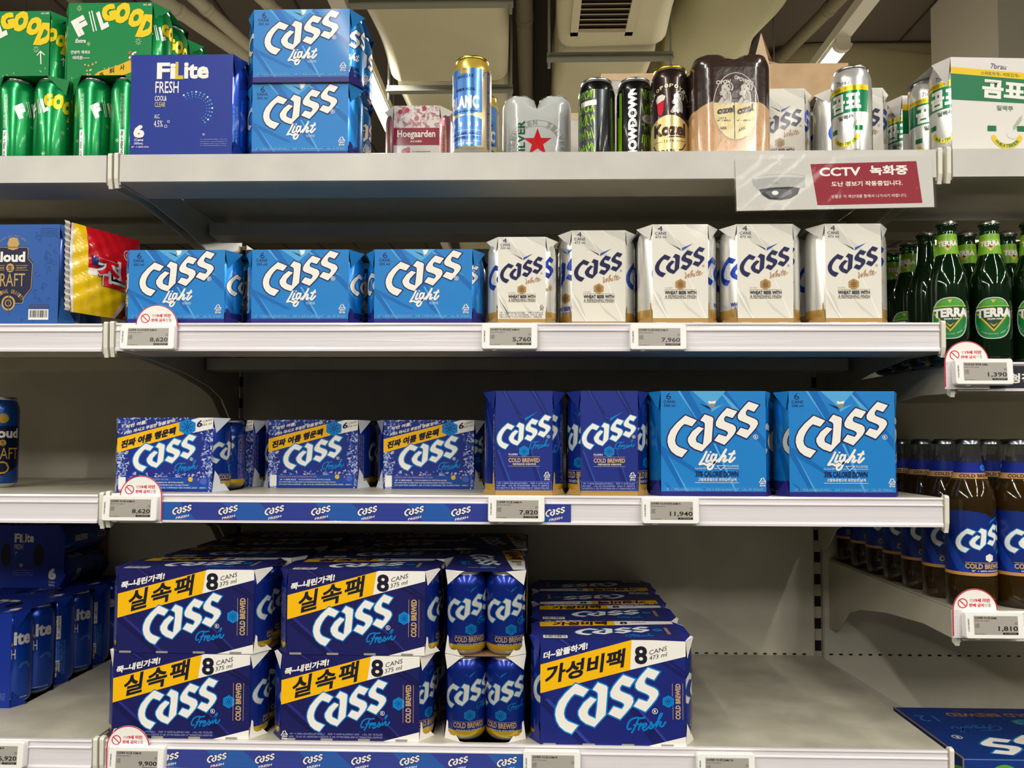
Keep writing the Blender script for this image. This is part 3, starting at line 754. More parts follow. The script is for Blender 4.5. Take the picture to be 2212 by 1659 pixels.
def art_tag(W, H, name, price, border=True):
    a = Art(92, 1222, 1455, 0, W, H); a = Art(0, 0, 365, 155, W, H)
    a.bg(rgb(168, 163, 154)); K = rgb(30, 28, 28)
    a.tbox(name, 8, 7, 8+min(300, 13.2*len(name)), 28, K, 2, 0.02); a.tbox('단위가격/100ml', 8, 36, 130, 46, K, 2)
    a.text(price, (365-8-34*len(price)+14, 128), (361, 128), (365-8-34*len(price)+14, 84), K, 2, 0.015)
    a.frame(342, 52, 358, 66, 2, K, 2); a.fine(8, 62, 46, 100, 6, rgb(60, 58, 58), 2)
    a.tbox('카드 할인행사', 6, 146, 92, 153, K, 2); a.rect(236, 136, 362, 152, K, 2); a.fine(248, 138, 350, 150, 1, rgb(168, 163, 154), 3)
    return a
def art_adult(W, H):
    a = Art(1150, 1010, 1525, 1190, W, H); WH = rgb(246, 242, 236); RD = rgb(206, 24, 62)
    n = 22; cx, cy, r = 1337, 1190, 186
    def half(rr): return [(cx+rr*math.cos(math.pi*k/n), cy-rr*0.96*math.sin(math.pi*k/n)) for k in range(n+1)]
    a.poly(half(r), RD, 0); a.poly([(x, min(y, 1190)) for x, y in half(r-9)], WH, 1)
    a.stroke([(1235+38*math.cos(k*0.5236), 1133+38*math.sin(k*0.5236)) for k in range(12)], 8, RD, 2, False, True); a.stroke([(1209, 1108), (1261, 1158)], 8, RD, 2, False)
    a.tbox('만', 1296, 1096, 1322, 1122, rgb(110, 104, 100), 2, 0.0); a.tbox('19세 미만', 1326, 1092, 1462, 1124, RD, 2, 0.035)
    a.tbox('판매 금지', 1288, 1134, 1412, 1164, RD, 2, 0.035); a.tbox('상품', 1416, 1132, 1468, 1164, rgb(110, 104, 100), 2, 0.0)
    return a

# ------------------------------------------------------------------ prints wrapped round cans (width = circumference)
def can_frame(R_, H): return Art(-180, 0, 180, 360*H/(2*math.pi*R_), 2*math.pi*R_, H)   # x = degrees
def wrapped_label(a, y0, y1, x=100, col=WHITE, ink=NAVY):
    a.rect(x, y0, x+22, y1, rgb(214, 210, 204), 3); a.fine(x+2, y0+4, x+20, (y0+y1)/2, 3, ink, 4, vertical=True); barcode(a, x+1, (y0+y1)/2+6, x+21, y1-2, True, 5)
def can_light(R_, H, big):
    a = can_frame(R_, H); yb = a.T[3]; hh = yb
    k = hh/230.0
    for o in (-180, 0):
        x = 45+o if False else o
    for cx in (0,):
        cass_logo(a, cx-78, 45*k, cx+78, 140*k, WHITE, NAVY); w_light(a, cx-25, 130*k, cx+35, 172*k, WHITE)
    a.tbox('33% CALORIE DOWN', -34, 176*k, 36, 188*k, NAVY, 6, 0.03)
    a.poly([(-130, 30*k), (-120, 30*k), (-40, 215*k), (-60, 215*k)], LIGHTD, 1); a.poly([(60, 25*k), (75, 25*k), (150, 210*k), (120, 210*k)], LIGHTD, 1)
    a.fine(118, 60*k, 150, 200*k, 5, rgb(10, 70, 150), 4, vertical=True); wrapped_label(a, 50*k, 205*k, 155)
    return a
def can_fresh(R_, H):
    a = can_frame(R_, H); k = a.T[3]/230.0
    cass_logo(a, -78, 52*k, 78, 142*k, WHITE, CYAN, 0.03); a.poly([(28, 34*k), (2, 50*k), (0, 58*k)], CYAN, 4); a.poly([(-22, 40*k), (-4, 50*k), (-2, 56*k)], FRESHL, 4)
    w_fresh(a, 22, 120*k, 74, 146*k, CYAN); snow_hex(a, 2, 158*k, 16, 16)
    a.tbox('COLD BREWED', -46, 178*k, 48, 193*k, GOLDT, 6, 0.035); a.tbox('저온숙성으로 프레시하게', -38, 196*k, 40, 203*k, WHITE, 6, 0.01)
    for y in (176, 206): a.stroke([(-46, y*k), (48, y*k)], 1, GOLDT, 6, False)
    for x in (-120, 110): a.fine(x-22, 50*k, x+18, 205*k, 6, rgb(170, 165, 215), 4, vertical=True)
    a.rect(140, 45*k, 154, 205*k, rgb(214, 210, 204), 3); a.fine(141, 47*k, 153, 150*k, 2, NAVY, 5, vertical=True); barcode(a, 141, 155*k, 153, 203*k, True, 5)
    a.poly([(-170, 40*k), (-165, 40*k), (-100, 215*k), (-112, 215*k)], FRESHL, 1); a.poly([(60, 40*k), (64, 40*k), (120, 215*k), (110, 215*k)], FRESHL, 1)
    return a
def can_white(R_, H):
    a = can_frame(R_, H); k = a.T[3]/230.0; BL = rgb(26, 66, 170)
    cass_logo(a, -84, 50*k, 84, 140*k, BL); spark(a, -26, 36*k, 40, 54*k, BL, rgb(20, 130, 200)); w_white(a, 30, 124*k, 80, 148*k, rgb(200, 165, 100))
    wheat_hex(a, 0, 160*k, 15, 16); a.tbox('WHEAT BEER WITH', -46, 180*k, 46, 190*k, BL, 6, 0.035); a.tbox('A REFRESHING FINISH', -46, 193*k, 46, 202*k, BL, 6)
    a.fine(120, 60*k, 160, 165*k, 6, rgb(70, 80, 120), 4, vertical=True); barcode(a, 122, 172*k, 160, 204*k, True, 5)
    return a
def can_filite(R_, H):
    a = can_frame(R_, H); k = a.T[3]/260.0
    for cx in (-35,):
        a.tbox('Fi', cx-45, 55*k, cx-14, 92*k, WHITE, 6, 0.04); a.tbox('L', cx-14, 52*k, cx+4, 94*k, rgb(226, 160, 50), 6, 0.04); a.tbox('ite', cx+6, 55*k, cx+58, 92*k, WHITE, 6, 0.04)
        a.tbox('FRESH', cx-40, 102*k, cx+12, 130*k, WHITE, 6)
        for q in range(9): a.stroke([(cx+40+math.cos(-q*0.35)*12, 158*k+math.sin(-q*0.35)*12), (cx+40+math.cos(-q*0.35)*20, 158*k+math.sin(-q*0.35)*20)], 1.6, rgb(120, 180, 230), 5, False)
        a.disc(cx-18, 218*k, 12, 9*k, rgb(226, 160, 50), 5); a.fine(cx-30, 236*k, cx+50, 242*k, 1, WHITE, 5)
    a.rect(70, 55*k, 92, 125*k, WHITE, 3); a.fine(72, 58*k, 90, 122*k, 2, NAVY, 4, vertical=True); a.fine(74, 130*k, 108, 235*k, 4, rgb(90, 150, 220), 4, vertical=True); barcode(a, 70, 190*k, 90, 240*k, True, 5)
    return a
def can_filgood(R_, H):
    a = can_frame(R_, H); k = a.T[3]/260.0
    filgood_word(a, -75, 50*k, 70, 118*k); filgood_word(a, 105, 50*k, 240, 118*k)
    for (x, y) in ((-30, 130), (30, 150), (-20, 215), (60, 190), (130, 150), (-120, 180)):
        for q in range(6):
            c, s = math.cos(q*1.047), math.sin(q*1.047); a.stroke([(x+c*2, y*k+s*2), (x+c*6, y*k+s*6)], 1.2, rgb(200, 232, 176), 5, False)
    a.stroke([(52, 128*k), (52, 150*k)], 3, WHITE, 5, False); a.stroke([(45, 135*k), (52, 127*k), (59, 135*k)], 3, WHITE, 5, False)
    a.rect(-112, 150*k, -98, 240*k, rgb(214, 214, 204), 3); a.fine(-111, 152*k, -99, 238*k, 1, INK, 4, vertical=True); a.fine(-112, 50*k, -98, 145*k, 3, rgb(190, 215, 190), 4, vertical=True)
    a.fine(-28, 226*k, 40, 240*k, 2, WHITE, 5)
    return a
def can_gompyo(R_, H):
    a = can_frame(R_, H); k = a.T[3]/260.0; YL = rgb(240, 200, 10); GR = rgb(20, 120, 76)
    a.rect(-80, 56*k, 70, 70*k, YL, 3); a.rect(-80, 70*k, 70, 128*k, GR, 3)
    a.tbox('7brau', -25, 40*k, 12, 52*k, rgb(90, 96, 96), 6); a.tbox('스위트하게~ 비트있게~', -70, 58*k, 50, 68*k, GR, 6)
    a.tbox('곰표', -44, 76*k, 44, 124*k, WHITE, 6, 0.04, 1.0, 3); a.tbox('밀맥주', -20, 134*k, 22, 146*k, rgb(70, 100, 84), 6, 0.02)
    bear_badge(a, 0, 180*k, 0.78)
    a.fine(-30, 226*k, 44, 240*k, 2, rgb(90, 96, 90), 5); a.rect(95, 60*k, 104, 235*k, rgb(120, 150, 130), 4); a.fine(106, 60*k, 120, 230*k, 2, GR, 4, vertical=True)
    return a
def goat(a, x, y, s, l=4, body=True):
    """horned goat head turned to the left, in pale engraving"""
    GO = rgb(206, 200, 190); DK = rgb(46, 32, 30)
    def P(*q): return [(x+u*s, y+v*s) for u, v in q]
    if body: a.poly(P((9, -2), (15, 8), (17, 22), (16, 34), (10, 30), (5, 35), (0, 30), (-8, 35), (-12, 31), (-6, 20), (2, 14)), GO, l)
    a.poly(P((-3, -8), (4, -11), (9, -7), (11, 1), (8, 9), (5, 13), (6, 20), (2, 25), (-1, 19), (-2, 15), (-7, 14), (-9, 9), (-5, 3), (-5, -4)), GO, l+0.7)
    a.stroke(P((2, -10), (8, -15), (15, -12), (19, -4), (17, 3)), 3.2*s, GO, l+0.8); a.stroke(P((4, -7), (12, -9), (14, -2)), 2.4*s, GO, l+0.8)
    a.poly(P((8, -5), (16, 1), (12, 6), (8, 2)), GO, l+0.9)
    for q in (((2, -10), (8, -15), (15, -12), (18, -5)), ((-5, -4), (-5, 3), (-9, 9), (-7, 14), (-2, 15)), ((1, -1), (4, 1), (1, 3)), ((-8, 10), (-5, 11)), ((8, 9), (5, 13), (6, 20), (2, 25), (-1, 18)), ((9, -5), (15, 1), (11, 6)), ((6, 4), (9, 12), (8, 24)), ((12, 10), (12, 26)), ((2, 22), (-2, 30))):
        a.stroke(P(*q), 0.8*s, DK, l+1.8)

def can_kozel(R_, H):
    a = can_frame(R_, H); k = a.T[3]/260.0; DK = rgb(64, 42, 38); CR = rgb(236, 222, 168)
    a.poly([(-180, 165*k)]+[(x, (165-28*max(0, math.cos(x*math.pi/150)))*k) for x in range(-75, 76, 10)]+[(180, 165*k), (180, 260*k), (-180, 260*k)], rgb(226, 206, 140), 2)
    a.arc('VELKOPOPOVICKY', 0, 122*k, 66, -82, 82, 11, CR, 6, 0.03)
    # goat with a mug of red beer
    GO = rgb(206, 200, 190)
    goat(a, 20, 92*k, 1.35)
    a.poly([(-40, 96*k), (-14, 92*k), (-16, 126*k), (-22, 136*k), (-34, 130*k)], RED, 5); a.poly([(-42, 92*k), (-36, 82*k), (-20, 80*k), (-10, 86*k), (-14, 96*k), (-38, 102*k)], rgb(230, 224, 214), 5.5); 
    a.tbox('Kozel', -50, 158*k, 52, 192*k, DK, 6, 0.045, 1.0, 3); a.stroke([(-5, 196*k), (50, 194*k)], 3, DK, 6, True)
    a.tbox('1874', -14, 202*k, 14, 210*k, DK, 6); a.tbox('DARK', -24, 228*k, 24, 240*k, DK, 6, 0.02)
    for s in (-1, 1): a.stroke([(s*20, 206*k), (s*52, 206*k)], 1, DK, 6, False); a.stroke([(s*52, 212*k), (s*42, 226*k), (s*30, 230*k)], 3.5, DK, 6, True)
    return a
def can_show(R_, H, v):
    a = can_frame(R_, H); k = a.T[3]/260.0; LG = rgb(150, 214, 20); rnd = random.Random(v)
    def scribble(x0, x1, y0, y1, n):
        for r in range(n):
            y = y0+(y1-y0)*r/n; x = x0
            while x < x1-8:
                h = (y1-y0)/n*0.8; p = [(x, (y+h*rnd.random())*k), (x+rnd.uniform(2, 6), (y+rnd.random()*h)*k), (x+rnd.uniform(4, 10), (y+h*rnd.random())*k), (x+rnd.uniform(6, 12), (y+h)*k)]
                a.stroke(p, 2.2, LG, 5+0.01*r, True); x += 9
    if v == 0:
        a.poly([(-100, 25*k), (25, 25*k), (-12, 225*k), (-100, 225*k)], rgb(70, 74, 78), 2); scribble(-85, -8, 30, 215, 5); a.rect(-60, 66*k, -5, 80*k, WHITE, 4.5)
        a.tbox('SHOWDOWN', -70, 226*k, 4, 236*k, WHITE, 6, 0.04)
    else:
        a.poly([(10, 20*k), (90, 20*k), (90, 250*k), (24, 250*k)], rgb(78, 66, 62), 2); scribble(15, 85, 30, 245, 5)
        a.rect(-62, 40*k, -50, 250*k, LG, 4); a.rect(-70, 105*k, -50, 250*k, LG, 4.2); a.vtext('SHOWDOWN', -28, 30*k, 0, 245*k, WHITE, 6.5, 0.05); a.disc(36, 118*k, 20, 14, rgb(216, 200, 196), 6)
        a.stroke([(24, 118*k), (36, 112*k), (48, 118*k), (36, 122*k)], 1.6, rgb(150, 90, 90), 7, True, True)
    for x in (50 if v == 0 else -100, 65 if v == 0 else -88): a.fine(x-8, 60*k, x+6, 240*k, 3, rgb(120, 104, 96), 4, vertical=True)
    a.rect(62 if v == 0 else 120, 175*k, 68 if v == 0 else 126, 210*k, LG, 4.5)
    return a
def can_blanc(R_, H):
    a = can_frame(R_, H); k = a.T[3]/260.0; B = rgb(84, 136, 206); G = rgb(204, 160, 60)
    a.poly([(-64, 22*k), (44, 24*k), (46, 150*k), (0, 158*k), (-60, 150*k)], B, 3)
    a.poly([(-60, 165*k), (0, 158*k), (46, 168*k), (44, 236*k), (0, 246*k), (-60, 238*k)], B, 3)
    a.poly([(-22, 44*k), (-16, 32*k), (-8, 28*k), (2, 32*k), (8, 44*k), (4, 50*k), (-18, 50*k)], G, 4); a.tbox('1664', -14, 34*k, 2, 42*k, B, 6)
    a.tbox('BRASSERIE', -30, 54*k, 20, 62*k, NAVY, 6); a.tbox('PREMIUM ORIGINAL', -36, 88*k, 26, 96*k, NAVY, 6, 0.01)
    a.tbox('BLANC', -54, 108*k, 36, 142*k, WHITE, 6, 0.045); a.fine(-50, 146*k, 34, 152*k, 1, NAVY, 6)
    for x in (-44, -18, 8, 30): a.disc(x, 182*k, 4, 7*k, WHITE, 5, 8)
    for y in (198, 212, 226): a.stroke([(-56, y*k), (42, y*k)], 0.8, WHITE, 5, False)
    a.fine(-54, 202*k, 38, 222*k, 2, NAVY, 6); a.tbox('1 PINT BEER', -34, 230*k, 20, 236*k, WHITE, 6, 0.01)
    a.rect(66, 30*k, 78, 245*k, rgb(60, 66, 180), 4); a.rect(48, 22*k, 64, 60*k, rgb(200, 196, 180), 4); a.fine(67, 34*k, 77, 240*k, 2, WHITE, 5, vertical=True); a.fine(50, 40*k, 62, 56*k, 2, INK, 5)
    for q in range(8): a.stroke([(rnd_x, (244+8*((q*37) % 3)/3)*k) for rnd_x in (-60+q*14, -54+q*14)], 1, rgb(120, 110, 80), 4, False)
    return a
def can_kloud(R_, H):
    a = can_frame(R_, H); k = a.T[3]/260.0; GD = rgb(200, 164, 60); NV = rgb(20, 26, 58)
    a.rect(-180, 26*k, 180, 36*k, GD, 4); a.poly([(-60, 84*k), (60, 84*k), (66, 190*k), (0, 225*k), (-66, 190*k)], NV, 3)
    a.disc(0, 62*k, 16, 16, GD, 4, 10); a.tbox('Kloud', -52, 90*k, 50, 118*k, WHITE, 6, 0.04); a.disc(0, 132*k, 10, 11, GD, 4, 8); a.tbox('生', -6, 125*k, 6, 139*k, NV, 6)
    a.tbox('DRAFT', -50, 146*k, 50, 178*k, GD, 6, 0.0); a.stroke([(18*math.cos(t*0.6), 202*k+18*math.sin(t*0.6)) for t in range(10)], 5, GD, 5, False, True)
    return a
# ------------------------------------------------------------------ builders of things
def mk(name, me, parent=None, loc=(0, 0, 0), rz=0.0):
    o = bpy.data.objects.new(name, me); COL.objects.link(o); o.parent = parent; o.location = loc; o.rotation_euler = (0, 0, rz)
    return o
def mesh_of(mb, name, mats):
    o = mb.build(name, mats); me = o.data; bpy.data.objects.remove(o); return me

def can_meshes(d, H, base, bands, art, lid=SILV, canm=None, seg=36, shoulder=None):
    """bands: list of (z_top, colour) from the bottom; returns body mesh and lid mesh"""
    Rr = d/2
    prof = [(0.70*Rr, 0), (0.80*Rr, 0.002), (0.965*Rr, 0.008), (Rr, 0.013)]
    zt = H-0.024
    cols = [SILV, SILV, bands[0][1] if bands else base]
    for zb, c in bands:
        prof.append((Rr, zb)); cols.append(c)
    prof += [(Rr, zt), (0.975*Rr, H-0.019), (0.91*Rr, H-0.011), (0.835*Rr, H-0.006), (0.82*Rr, H-0.005)]
    sh = shoulder or base; cols += [base, sh, sh, sh, shoulder or SILV]
    mb = MB(); mb.lathe(prof, seg, cols, 0, True, cap0=SILV)
    if art:
        def fn(u, v, h):
            f = u/(Rr*math.pi/18); i = math.floor(f+1e-7); f -= i
            t0 = i*math.pi/18-math.pi/2; t1 = t0+math.pi/18; rr = Rr+h
            return (rr*(math.cos(t0)*(1-f)+math.cos(t1)*f), rr*(math.sin(t0)*(1-f)+math.sin(t1)*f), v)
        z0 = bands[-1][0] if bands else 0.013
        art_ = art
        apply_art(mb, art_, lambda u, v, h: fn(u, v, h+0.00006), ts(-art.W/2, art.W/2, 36), [z0, zt], 0, False, lambda u, v: (math.sin(u/Rr), -math.cos(u/Rr), 0.0))
    lb = MB()
    lb.lathe([(0.82*Rr, H-0.0055), (0.85*Rr, H-0.0035), (0.85*Rr, H-0.0008), (0.83*Rr, H), (0.79*Rr, H-0.0008), (0.77*Rr, H-0.006), (0.2*Rr, H-0.006)], seg, lid, 0, True, cap1=lid)
    lb.box(-0.2*Rr, 0.2*Rr, -0.5*Rr, 0.12*Rr, H-0.006, H-0.0048, SILV)
    return mesh_of(mb, 'can', [canm or CANP]), mesh_of(lb, 'can_lid', [ALU])

class Pack:
    def __init__(s, n, d, H, panel, front, base, strip, gl, gr, can, lid, top=None, topcol=None, back=None, gh=0.030, gb=0.028, sg=None):
        s.n, s.d, s.H, s.can, s.lid = n, d, H, can, lid
        w = panel/2; hf = n*d/2-0.001; D = 2*d+0.0016; s.D = D; s.gd = 0.033
        g = s.gd; mb = MB(); topcol = topcol or base; s.w = w
        Z = H+0.0008
        # folded board: front, back, top, bottom
        apply_art(mb, front, lambda u, v, h: (u, -h, v))
        mb.face([(w, D, 0), (-w, D, 0), (-w, D, Z), (w, D, Z)], base)
        bk = back or front
        apply_art(mb, bk, lambda u, v, h: (-u, D+h, v))
        ring = [(-w, 0), (w, 0), (hf, g), (hf, D-g), (w, D), (-w, D), (-hf, D-g), (-hf, g)]
        if top:
            mb.face([(x, y, Z) for x, y in ring], topcol)
            apply_art(mb, top, lambda u, v, h: (u, v, Z+0.0002+h))
        else: mb.face([(x, y, Z) for x, y in ring], topcol)
        mb.face([(x, y, 0) for x, y in reversed(ring)], rgb(150, 112, 78))
        for sx in (-1, 1):
            c = gl if sx < 0 else gr
            cb = (sg or strip) if not isinstance(sg, tuple) or len(sg) != 2 else sg[0 if sx < 0 else 1]
            for (y0, y1, yo) in ((0, g, 0.004), (D, D-g, D-0.004)):
                yc = y1+(-0.005 if y0 < y1 else 0.005)
                A, B, C = (sx*w, y0, Z), (sx*(w+0.0035), yo, Z-gh), (sx*(hf+0.0035), yc, Z-0.0012)
                mb.face([A, B, C], c)
                mb.face([A, C, (sx*hf, y1, Z)], c)
                A, B, C = (sx*w, y0, 0.0), (sx*(w+0.0025), yo, gb), (sx*(hf+0.0035), yc, 0.0006)
                mb.face([A, C, B], cb)
                mb.face([A, (sx*hf, y1, 0.0), C], cb)
        s.sleeve = mesh_of(mb, 'carton_sleeve', [PAPER])
    def place(s, x, y, z, label, rz=0.0, group=None, turns=(0.4, 1.9, 2.6, -0.9), rot=None, name='beer_can_pack', allcans=False, lab_cat='beer pack', face=None):
        root = empty(name, (x, y, z), label, lab_cat, group, rz, rot)
        mk('carton_sleeve', s.sleeve, root)
        cols = range(s.n) if allcans else (0, s.n-1)
        k = 0
        for r in (0, 1):
            for c in cols:
                t = face if face is not None else turns[k % len(turns)]
                o = mk('can', s.can, root, ((c-(s.n-1)/2)*s.d, s.d/2+0.0008+r*s.d, 0.0004), t)
                mk('can_lid', s.lid, o)
                k += 1
        return root

def single_can(me, lid, x, y, z, rz, label, group=None, name='beer_can', extra=None):
    o = mk(name, me, None, (x, y, z), rz); tag(o, label, 'beer can', group); mk('can_lid', lid, o)
    return o

def shrink_pack(name, d, H, col, art, x, y, z, label, lid, kin=1.0, m=None, rz=0.0):
    """2 x 2 cans in tight printed film"""
    Rr = d/2; a = 2*Rr; mb = MB()
    per = []      # (x, y, s) around the hull starting at front centre going right
    st = 8; s_ = 0.0
    def add(px, py):
        nonlocal s_
        if per: s_ += math.hypot(px-per[-1][0], py-per[-1][1])
        per.append((px, py, s_))
    for i in range(7): add(Rr*i/6, -a)
    for q in range(4):
        cx, cy = ((Rr, -Rr), (Rr, Rr), (-Rr, Rr), (-Rr, -Rr))[q]
        a0 = -math.pi/2+q*math.pi/2
        for k in range(1, st+1): add(cx+Rr*math.cos(a0+k*math.pi/2/st), cy+Rr*math.sin(a0+k*math.pi/2/st))
        ex, ey = ((a, Rr), (-Rr, a), (-a, -Rr), (0, -a))[q]
        bx, by = per[-1][0], per[-1][1]
        for k in range(1, 13 if q < 3 else 7): 
            n = 12 if q < 3 else 6
            add(bx+(ex-bx)*k/n, by+(ey-by)*k/n)
    per.pop(); n = len(per)
    def top(px, py):
        dd = math.hypot(abs(px)-Rr, abs(py)-Rr)
        z = H
        wx = max(min(1, max(0, (Rr-abs(px))/(0.6*Rr))), min(1, max(0, (Rr-abs(py))/(0.6*Rr))))
        kk = 1+(kin-1)*wx
        if dd > 0.84*Rr: z -= min(0.018, 2.8*(dd-0.84*Rr))*kk
        if dd > Rr*1.0: z -= (dd-Rr)*0.75*kk
        return z
    cen = (0, 0)
    rings = [[(px*f, py*f, 0.0) for px, py, _ in per] for f in (0.9,)]
    rings += [[(px, py, 0.012) for px, py, _ in per], [(px, py, H*0.5) for px, py, _ in per], [(px, py, top(px, py)-0.004) for px, py, _ in per]]
    for f in (0.985, 0.96, 0.93, 0.90, 0.86, 0.82, 0.76, 0.68, 0.6, 0.5, 0.4, 0.3, 0.2, 0.1, 0.03):
        rings.append([(px*f, py*f, top(px*f, py*f)) for px, py, _ in per])
    v = [p for r in rings for p in r]
    f = [(i*n+k, i*n+(k+1) % n, (i+1)*n+(k+1) % n, (i+1)*n+k) for i in range(len(rings)-1) for k in range(n)]
    mb.idx(v, f, col, 0, True); mb.face([rings[0][k] for k in reversed(range(n))], col)
    tot = s_
    def fn(u, vv, h):
        t = u % tot if u >= 0 else tot+u
        if t >= tot: t -= tot
        for i in range(n):
            s0 = per[i][2]; s1 = per[i+1][2] if i+1 < n else tot
            if s0 <= t <= s1:
                w = (t-s0)/(s1-s0) if s1 > s0 else 0; x0, y0 = per[i][:2]; x1, y1 = per[(i+1) % n][:2]
                X, Y = x0+(x1-x0)*w, y0+(y1-y0)*w
                ox, oy = X-max(-Rr, min(Rr, X)), Y-max(-Rr, min(Rr, Y)); L = math.hypot(ox, oy) or 1
                return (X+ox/L*h, Y+oy/L*h, vv)
        return (per[0][0], per[0][1], vv)
    ps = [p[2] for p in per if p[2] < art.W/2]+[p[2]-tot for p in per if p[2]-tot > -art.W/2]
    ps = sorted(set([-art.W/2, art.W/2]+ps))
    def nf(u, v):
        X, Y, _ = fn(u, v, 0); ox, oy = X-max(-Rr, min(Rr, X)), Y-max(-Rr, min(Rr, Y)); L = math.hypot(ox, oy) or 1
        return (ox/L, oy/L, 0)
    apply_art(mb, art, lambda u, v, h: fn(u, v, h+0.00008), ps, [0.003, 0.012, H*0.5, H-0.024], 0, True, nf)
    root = empty(name, (x, y+a, z), label, 'beer pack', None, rz)
    mb.build('shrink_film', [m or FILM], root)
    for i in (-1, 1):
        for j in (-1, 1):
            o = mk('can_lid', lid, root, (i*Rr, j*Rr, -0.0008))
    return root

def rrect(x0, z0, x1, z1, r, n=5):
    pts = []
    for cx, cz, a0 in ((x1-r, z0+r, -90), (x1-r, z1-r, 0), (x0+r, z1-r, 90), (x0+r, z0+r, 180)):
        for k in range(n+1):
            a = R(a0+90*k/n); pts.append((cx+r*math.cos(a), cz+r*math.sin(a)))
    return pts
def esl(x, y, z, name, price, label, tilt=0.0):
    """electronic price tag; x, z = its top left corner, y = its face"""
    W_, H_ = 0.0905, 0.0412
    root = empty('price_tag', (x+W_/2, y, z-H_), label, 'price tag', 'electronic price tags on the shelf edges', rot=(R(-4), tilt, 0))
    mb = MB(); o = rrect(-W_/2, 0, W_/2, H_, 0.004)
    i1 = rrect(-W_/2+0.0012, 0.0012, W_/2-0.0012, H_-0.0012, 0.0034)
    n = len(o); c = rgb(244, 243, 238)
    v = [(a, 0.011, b) for a, b in o]+[(a, 0.0012, b) for a, b in o]+[(a, 0, b) for a, b in i1]
    f = [(k, (k+1) % n, n+(k+1) % n, n+k) for k in range(n)]+[(n+k, n+(k+1) % n, 2*n+(k+1) % n, 2*n+k) for k in range(n)]
    mb.idx(v, f, c, 0, True); mb.face([(a, 0, b) for a, b in i1], c); mb.face([(a, 0.011, b) for a, b in reversed(o)], c)
    A = Art(0, 0, 30, 223, 0.0055, H_); 
    barcode(A, 8, 52, 24, 165, True, 2, c, 8)
    apply_art(mb, A, lambda u, vv, h: (-W_/2+0.0048+u, -h, vv))
    mb.box(-0.028, -0.021, 0.003, 0.010, -0.0012, 0, c)
    mb.build('tag_body', [PLAST], root)
    s = MB(); art = art_tag(0.0672, 0.0285, name, price)
    apply_art(s, art, lambda u, vv, h: (0.0015+u, -0.0002-h, 0.0065+vv))
    s.build('tag_screen', [mat('tag_screen', 0.3)], root)
    return root
_AD = []
def adult(x, y, z, label, side=1):
    """half-round age notice standing on the rail; x = centre, z = where it meets the rail"""
    root = empty('age_limit_sign', (x, y, z), label, 'sign', 'age limit signs on the shelf edges')
    W_, H_ = 0.0700, 0.0336
    if not _AD:
        mb = MB(); apply_art(mb, art_adult(W_, H_), lambda u, v, h: (u, -0.0006-h, v))
        n = 22; o = [(W_/2*0.99*math.cos(math.pi*k/n), W_/2*0.955*math.sin(math.pi*k/n)) for k in range(n+1)]
        mb.prism(o, lambda a, b, t: (a, t, b), -0.0005, 0.0, rgb(246, 242, 236))
        _AD.append(mesh_of(mb, 'notice', [PRINT]))
    mk('notice', _AD[0], root)
    h = MB(); h.box(-W_/2, W_/2, -0.0006, 0.0, -0.043, 0.0, rgb(226, 220, 222))
    sx = side*W_/2
    h.box(min(sx, sx-side*0.0016), max(sx, sx-side*0.0016), -0.0010, -0.0006, -0.040, 0.0, rgb(206, 24, 62))
    h.build('holder_strip', [RAILM], root)
    return root

CREAM = rgb(190, 185, 166); PLW = rgb(226, 221, 224); METW = rgb(205, 202, 194)
def shelf(x0, x1, z, yf, yb, label, rail=True, left_b=True, right_b=True, capl=True, capr=True, dark=None, lowdeck=False):
    xc = (x0+x1)/2; hw = (x1-x0)/2; D = yb-yf
    root = empty('shelf', (xc, yf, z), label, 'shelf', 'steel shelves of the display rack')
    mb = MB(); c = CREAM
    mb.box(-hw, hw, 0.004, D, -0.003, 0, c); mb.box(-hw, hw, 0.004, 0.007, -0.046, -0.003, c)
    mb.box(-hw, hw, 0.007, 0.09, -0.046, -0.044, c); mb.box(-hw, hw, 0.088, 0.09, -0.044, -0.003, c)
    mb.build('deck', [DECKM if lowdeck else SHELFM], root)
    u = MB(); u.box(-hw+0.01, hw-0.01, 0.335, 0.40, -0.046, -0.022, c); u.build('stiffener', [SHELFM], root)
    P = [(0.004, 0.0), (-0.0012, 0.0), (-0.0022, -0.0030), (0.0002, -0.0055), (-0.0004, -0.0105), (-0.0028, -0.0122), (-0.0028, -0.0134), (-0.0004, -0.0150),
         (-0.0012, -0.0400), (-0.0034, -0.0430), (-0.0034, -0.0465), (0.004, -0.0465)] if rail else [(0.004, 0.0), (-0.0004, 0.0), (-0.0018, -0.0006), (-0.0018, -0.0460), (0.004, -0.0465)]
    r = MB(); r.prism(P, lambda a, b, t: (t, a, b), -hw, hw, PLW if rail else METW)
    r.build('price_rail' if rail else 'front_edge', [RAILM if rail else SHELFM], root)
    prof = [(0.002, -0.0035), (0.002, -0.050), (0.115, -0.047), (0.26, -0.060), (0.38, -0.080), (0.44, -0.100), (0.475, -0.13), (0.50, -0.150), (D, -0.158), (D, -0.0035)]
    for s, on, cap in ((-1, left_b, capl), (1, right_b, capr)):
        if on:
            b = MB(); b.prism([(p, q) for p, q in prof], lambda a, bb, t: (t, a, bb), s*hw, s*(hw+0.003), CREAM); b.build('bracket', [SHELFM], root)
        if cap:
            e = MB(); x_0 = s*(hw+0.003); x_1 = s*(hw+0.0095)
            o = [(-0.002, -0.040), (-0.003, 0.000), (-0.001, 0.003), (0.006, 0.004), (0.014, -0.004), (0.012, -0.052), (0.002, -0.056)]
            e.prism(o, lambda a, bb, t: (t, a, bb), min(x_0, x_1), max(x_0, x_1), rgb(232, 228, 214)); e.build('end_plate', [SHELFM], root)
    return root

